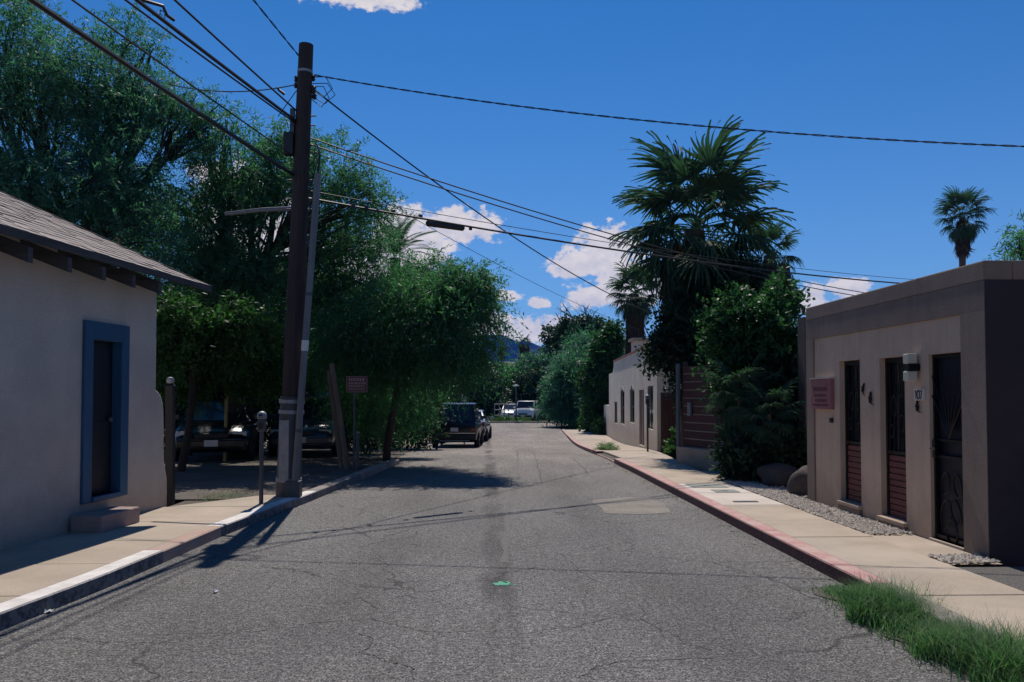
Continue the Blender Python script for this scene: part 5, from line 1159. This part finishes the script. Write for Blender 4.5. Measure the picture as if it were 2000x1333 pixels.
bush('shrub', 'low dark ground shrub around the stems of the young palms', gpt(1480, 14.5), [lob(1450, 900, 14.7, 40, 35), lob(1500, 890, 14.5, 45, 45), lob(1545, 880, 14.3, 30, 45)], 'ivy', 900, 10, .28, .11, .06, shell=.6, seed=77)
def boulder(loc, s, label, seed):
    rng = np.random.default_rng(seed); bm = bmesh.new(); bmesh.ops.create_icosphere(bm, subdivisions=4, radius=1); ph = rng.random((8, 3))*6.28; kv = rng.normal(size=(8, 3))*2.2
    for v in bm.verts:
        p = np.array(v.co); f = 1+sum(.06*math.sin(p@kv[i]+ph[i, 0]) for i in range(8)); v.co = Vector((p*f*np.array(s)).tolist())+Vector(loc)
    me = bpy.data.meshes.new('boulder'); bm.to_mesh(me); bm.free()
    for q in me.polygons: q.use_smooth = True
    me.materials.append(M['rock']); tag(link(me, 'boulder'), label, 'boulder', 'boulders beside the brown building')
boulder((5.0, 12.5, .25), (.25, .24, .25), 'boulder tight against the far corner of the brown building', 1)
boulder((5.0, 13.8, .24), (.36, .30, .24), 'larger rounded boulder in the shade left of the other one', 2)
boulder((4.85, 15.6, .2), (.20, .18, .24), 'smaller upright rock at the foot of the low palm', 3)
bush('creeper', 'green creeper climbing the foot of the brick pillar', gpt(1322, 22.2), [lob(1320, 865, 22.2, 10, 26), lob(1318, 885, 22, 16, 12), lob(1306, 890, 22.3, 9, 8)], 'broad', 260, 9, .14, .075, .05, seed=44, cat='climber')
bush('weed_tuft', 'round green weed tuft growing on the right kerb', gpt(1186, 25.6, .05), [(tuple(Vector(gpt(1186, 25.6))+Vector((0, 0, .14))), (.26, .3, .14))], 'grass', 300, 8, .18, .07, .018, seed=45, cat='weed')
bush('shrub', 'pale leafy shrub on the pavement at the far end of the cream building', gpt(1180, 44.5, .1), [lob(1180, 838, 44.5, 18, 18), lob(1172, 845, 45, 12, 12)], 'broad', 420, 9, .3, .14, .06, seed=46)
make_tree('vine_tree', 'tall dark leafy vine clad tree beyond the cream building', gpt(1165, 47.5), P(1165, 760, 47.5), [lob(1178, 700, 47.5, 22, 50), lob(1165, 750, 47, 28, 60), lob(1180, 790, 47, 22, 50), lob(1160, 810, 48, 18, 40), lob(1196, 660, 48, 18, 30)], 'citrus', 2200, 10, .5, .20, .11, r=.22, bark='bark_pale', seed=47, shell=.5, twigs=5)
make_tree('olive_tree', 'rounded grey green tree on the right where the street ends', gpt(1120, 60), P(1120, 760, 60), [lob(1140, 730, 59, 58, 48), lob(1172, 708, 60, 45, 45), lob(1108, 762, 58, 40, 45), lob(1150, 680, 62, 45, 32), lob(1192, 675, 62, 26, 30), lob(1120, 785, 58, 55, 35)], 'mesquite_blue', 3600, 14, .9, .30, .075, r=.3, droop=.35, shell=.5, seed=48, twigs=5)
make_tree('dead_top_tree', 'tree with bare dead branches sticking out of its top', gpt(1130, 74), P(1130, 680, 74), [lob(1130, 640, 74, 35, 22), lob(1160, 650, 74, 40, 25), lob(1090, 655, 75, 26, 16), lob(1120, 670, 74, 50, 25)], 'dark', 1300, 10, .8, .34, .16, r=.4, seed=49, twigs=6, gap=.2)
def dead_twigs():
    root = [o for o in bpy.data.objects if o.name.startswith('dead_top_tree')][0]; rng = np.random.default_rng(2); mb = MB()
    for (a, b) in (((1135, 650), (1098, 592)), ((1130, 645), (1150, 598)), ((1145, 640), (1168, 604)), ((1110, 650), (1085, 610)), ((1118, 620), (1088, 600)), ((1150, 625), (1140, 596)), ((1120, 655), (1070, 632))):
        pts = limb(mb, P(*a, 74), P(*b, 74), .10, .02, rng, .08, 6, 5)
        for k in range(5): q = pts[2+k % 4]; limb(mb, q, q+Vector((rng.normal()*.7, rng.normal()*.4, abs(rng.normal())*.7)), .03, .008, rng, .1, 3, 4)
    mb.build('dead_branch', M['bark_pale'], root)
dead_twigs()
for k, (u, v, Y, ru, rv, lm, lab) in enumerate(((930, 770, 76, 60, 55, 'dark', 'dark round tree across the far street directly behind the silver car'), (985, 760, 80, 50, 40, 'willow', 'light green tree behind the street lamp'), (1045, 770, 78, 50, 55, 'dark', 'dark tree across the far street just right of the street lamp'),
                                              (1100, 800, 76, 55, 40, 'dark', 'low dark tree at the far right end of the street'), (1055, 725, 90, 45, 35, 'mesquite_blue', 'soft green tree below the far house roof on its right'), (965, 735, 95, 38, 25, 'willow', 'small yellow green tree left of the far house roof'),
                                              (870, 740, 84, 60, 60, 'dark', 'dark tree across the far street hidden behind the drooping tree'), (1180, 770, 84, 60, 60, 'dark', 'dark tree across the far street behind the vine clad one'))):
    make_tree('far_tree', lab, gpt(u, Y), P(u, v+20, Y), [lob(u, v, Y, ru, rv), lob(u-ru*.5, v+rv*.4, Y-1, ru*.6, rv*.6), lob(u+ru*.5, v+rv*.35, Y-1.5, ru*.6, rv*.65), lob(u+ru*.1, v-rv*.4, Y+1, ru*.5, rv*.5)], lm, 1500, 10, .9, .36, .16, r=.25, group='trees across the far street', seed=60+k, twigs=3, shell=.5)
bush('grass_bank', 'low weedy bank under the metal railing across the far street', gpt(975, 67.2), [lob(965, 824, 67.5, 18, 6), lob(990, 824, 67.5, 18, 6), lob(1020, 826, 68, 16, 5)], 'broad', 500, 8, .4, .22, .06, seed=70, cat='weed')
bush('shrub', 'small green shrub on the corner at the end of the right pavement', gpt(1138, 55), [lob(1138, 834, 55, 16, 10)], 'broad', 300, 8, .35, .18, .07, seed=71)
make_tree('pinnate_tree', 'feathery tree top at the right edge above the brown building', gpt(1990, 22), P(1995, 510, 22), [lob(1995, 478, 22, 36, 22), lob(2060, 460, 22, 60, 45), lob(2100, 520, 22, 80, 50)], 'mesquite', 700, 14, .55, .15, .04, r=.15, seed=72)
# far house with pale roof, below the palms
def far_house():
    Y = 112; root = empty('house', gpt(1000, Y), 'far house with pale grey roof and a pinkish chimney among the trees', 'house'); a, b = P(968, 738, Y), P(1030, 738, Y); c, d = P(975, 709, Y), P(1022, 709, Y)
    mb = MB(); mb.prism([(a.x, Y, -1), (b.x, Y, -1), (b.x, Y, a.z), (a.x, Y, a.z)], (0, 8, 0)); mb.build('wall', M['stucco_brown'], root)
    mb = MB(); mb.add([(a.x-.4, Y-.5, a.z), (b.x+.4, Y-.5, a.z), (b.x+.4, Y+8.5, a.z), (a.x-.4, Y+8.5, a.z), (c.x-.3, Y+4, c.z+.3), (d.x+.3, Y+4, c.z+.3)], [(0, 1, 5, 4), (1, 2, 5), (2, 3, 4, 5), (3, 0, 4), (0, 3, 2, 1)]); rf = mb.build('roof', M['roof_grey'], root)
    q = P(1014, 712, Y); mb = MB(); mb.box(q.x-.5, q.x+.5, Y+1, Y+2, q.z-1.5, q.z+.5); mb.build('chimney', M['brick_red'], rf)
    for u in (985, 1010): q = P(u, 745, Y); MB().box(q.x-.6, q.x+.6, Y-.06, Y-.01, q.z-1.2, q.z-.1).build('window', M['glass_dark'], root)
far_house()

# ------------------------------------------------------------------ grass and litter
def grass(name, label, n, fn, h0, h1, w=.006, seed=3, lean=.5, group=None):
    rng = np.random.default_rng(seed); xy, hh = fn(rng, n); n = len(xy); a = rng.random(n)*6.283; h = (h0+(h1-h0)*rng.random(n)**1.6)*hh; ln = lean*(.3+.9*rng.random(n))
    z = np.array([gz(y) for y in xy[:, 1]]); b = np.stack([xy[:, 0], xy[:, 1], z], -1); dr = np.stack([np.cos(a), np.sin(a), np.zeros(n)], -1); sd = np.stack([-np.sin(a), np.cos(a), np.zeros(n)], -1)
    ww = w*(.6+.8*rng.random(n))[:, None]; up = np.array([0, 0, 1.0]); H = h[:, None]; Ln = ln[:, None]
    p1 = b+up*H*.55+dr*H*Ln*.3; p2 = b+up*H*(1-.15*Ln)+dr*H*Ln
    Q1 = np.stack([b-sd*ww, b+sd*ww, p1+sd*ww*.8, p1-sd*ww*.8], 1); Q2 = np.stack([p1-sd*ww*.8, p1+sd*ww*.8, p2+sd*ww*.12, p2-sd*ww*.12], 1)
    V = np.concatenate([Q1, Q2], 1).reshape(-1, 3); t = np.repeat(np.clip(.35+.28*rng.normal(size=n), 0, 1), 2)
    o = link(np_mesh(name, V, 2*n, LEAF['grass'], t), name); o['kind'] = 'stuff'; o['label'] = label; return o
def verge(rng, n):
    y = 3.6+rng.random(n)*3.35; k = rng.normal(size=(46, 2))*[.09, .0]+np.stack([np.zeros(46), 3.6+rng.random(46)*3.3], -1); i = rng.integers(0, 46, n)
    x = 3.02+rng.normal(size=n)*.13+.03*np.sin(y*3.1); use = rng.random(n) < .6; y = np.where(use, k[i, 1]+rng.normal(size=n)*.06, y); x = np.where(use, 3.02+k[i, 0]+rng.normal(size=n)*.05, x)
    hh = .55+.45*np.sin(y*2.1+1)**2; hh *= np.clip((6.98-y)/.8, .25, 1); return np.stack([x, y], -1), hh
grass('verge_grass', 'long green grass growing out of the right gutter in the foreground', 30000, verge, .05, .32, .0026, 3, .95)
ribbon('gutter_soil', M['lot_dirt'], lambda y: 2.80+.05*math.sin(y*5.3)+.04*math.sin(y*11), lambda y: 3.098, list(np.arange(3.3, 6.95, .08)), .007)
def seedheads(rng, n): xy, hh = verge(rng, n); xy[:, 0] += .08; return xy, hh
grass('seed_stalks', 'thin pale seed stalks standing above the gutter grass', 900, seedheads, .24, .42, .0013, 8, .8)
def corner_grass(rng, n): a = rng.random(n)*6.28; r = rng.random(n)**.6; return np.stack([-4.05+.38*r*np.cos(a), 12.9+.5*r*np.sin(a)], -1), np.full(n, 1.0)
grass('corner_grass', 'small grass patch beside the corner of the white house', 700, corner_grass, .05, .16, .003, 5, .9)
def leaf_litter():
    rng = np.random.default_rng(6); n = 4400; y = np.r_[rng.uniform(12.3, 27, 3200), rng.uniform(12.0, 14.5, 700), rng.uniform(7, 20, 500)]; x = np.r_[np.array([xL(q)-.25-abs(rng.normal())*3 for q in y[:3200]]), rng.uniform(-4.4, -3.5, 700), np.array([xR(q)-.02-abs(rng.normal())*.10 for q in y[3900:]])]
    z = np.array([gz(q) for q in y])+np.where(x > 0, .008, .075)
    a = rng.random(n)*6.28; C = np.stack([x, y, z], -1); D = np.stack([np.cos(a), np.sin(a), .15*rng.normal(size=n)], -1); Nn = nrm(np.array([0, 0, 1.0])+.4*rng.normal(size=(n, 3)))
    o = link(np_mesh('leaf_litter', leaf_quads(C, nrm(D), Nn, .015+.03*rng.random(n), .008+.012*rng.random(n)), n, LEAF['palm_dry'], rng.random(n)), 'leaf_litter'); o['kind'] = 'stuff'; o['label'] = 'dry leaf litter scattered over the shaded lot and along the kerb'
leaf_litter()
def scrap(u, v, w, h, label, m='paper', seed=1):
    x, y = G(u, v); rr = random.Random(seed); mb = MB(); n = 4; vs = []
    for j in range(n+1):
        for i in range(n+1): vs.append((x+(i/n-.5)*w+rr.gauss(0, w*.05), y+(j/n-.5)*h+rr.gauss(0, h*.05), gz(y)+.006+abs(rr.gauss(0, .012))))
    o = mb.add(vs, [(j*(n+1)+i, j*(n+1)+i+1, (j+1)*(n+1)+i+1, (j+1)*(n+1)+i) for j in range(n) for i in range(n)]).build('paper_scrap', M[m]); tag(o, label, 'litter', 'litter on the road')
scrap(95, 1197, .05, .07, 'small white paper scrap in the left gutter', seed=1); scrap(421, 1158, .035, .05, 'tiny white scrap on the open road left of the green paint spot', seed=2)
scrap(1777, 1243, .11, .10, 'crumpled white wrapper at the edge of the gutter grass', seed=3); scrap(1666, 1172, .05, .08, 'dark and white scrap where the red kerb meets the grass', seed=4)

# ------------------------------------------------------------------ air
def haze():
    mt, nt, out = _nodes('air'); v = nt.nodes.new('ShaderNodeVolumePrincipled'); v.inputs['Color'].default_value = (.05, .26, 1.0, 1); v.inputs['Density'].default_value = .00009; v.inputs['Anisotropy'].default_value = .2
    nt.links.new(v.outputs[0], out.inputs['Volume']); o = MB().box(-4100, 4100, -70, 2800, -6.5, 260).build('haze', mt); o['kind'] = 'stuff'; o['label'] = 'thin blue air between the viewer and the far mountain'
haze()
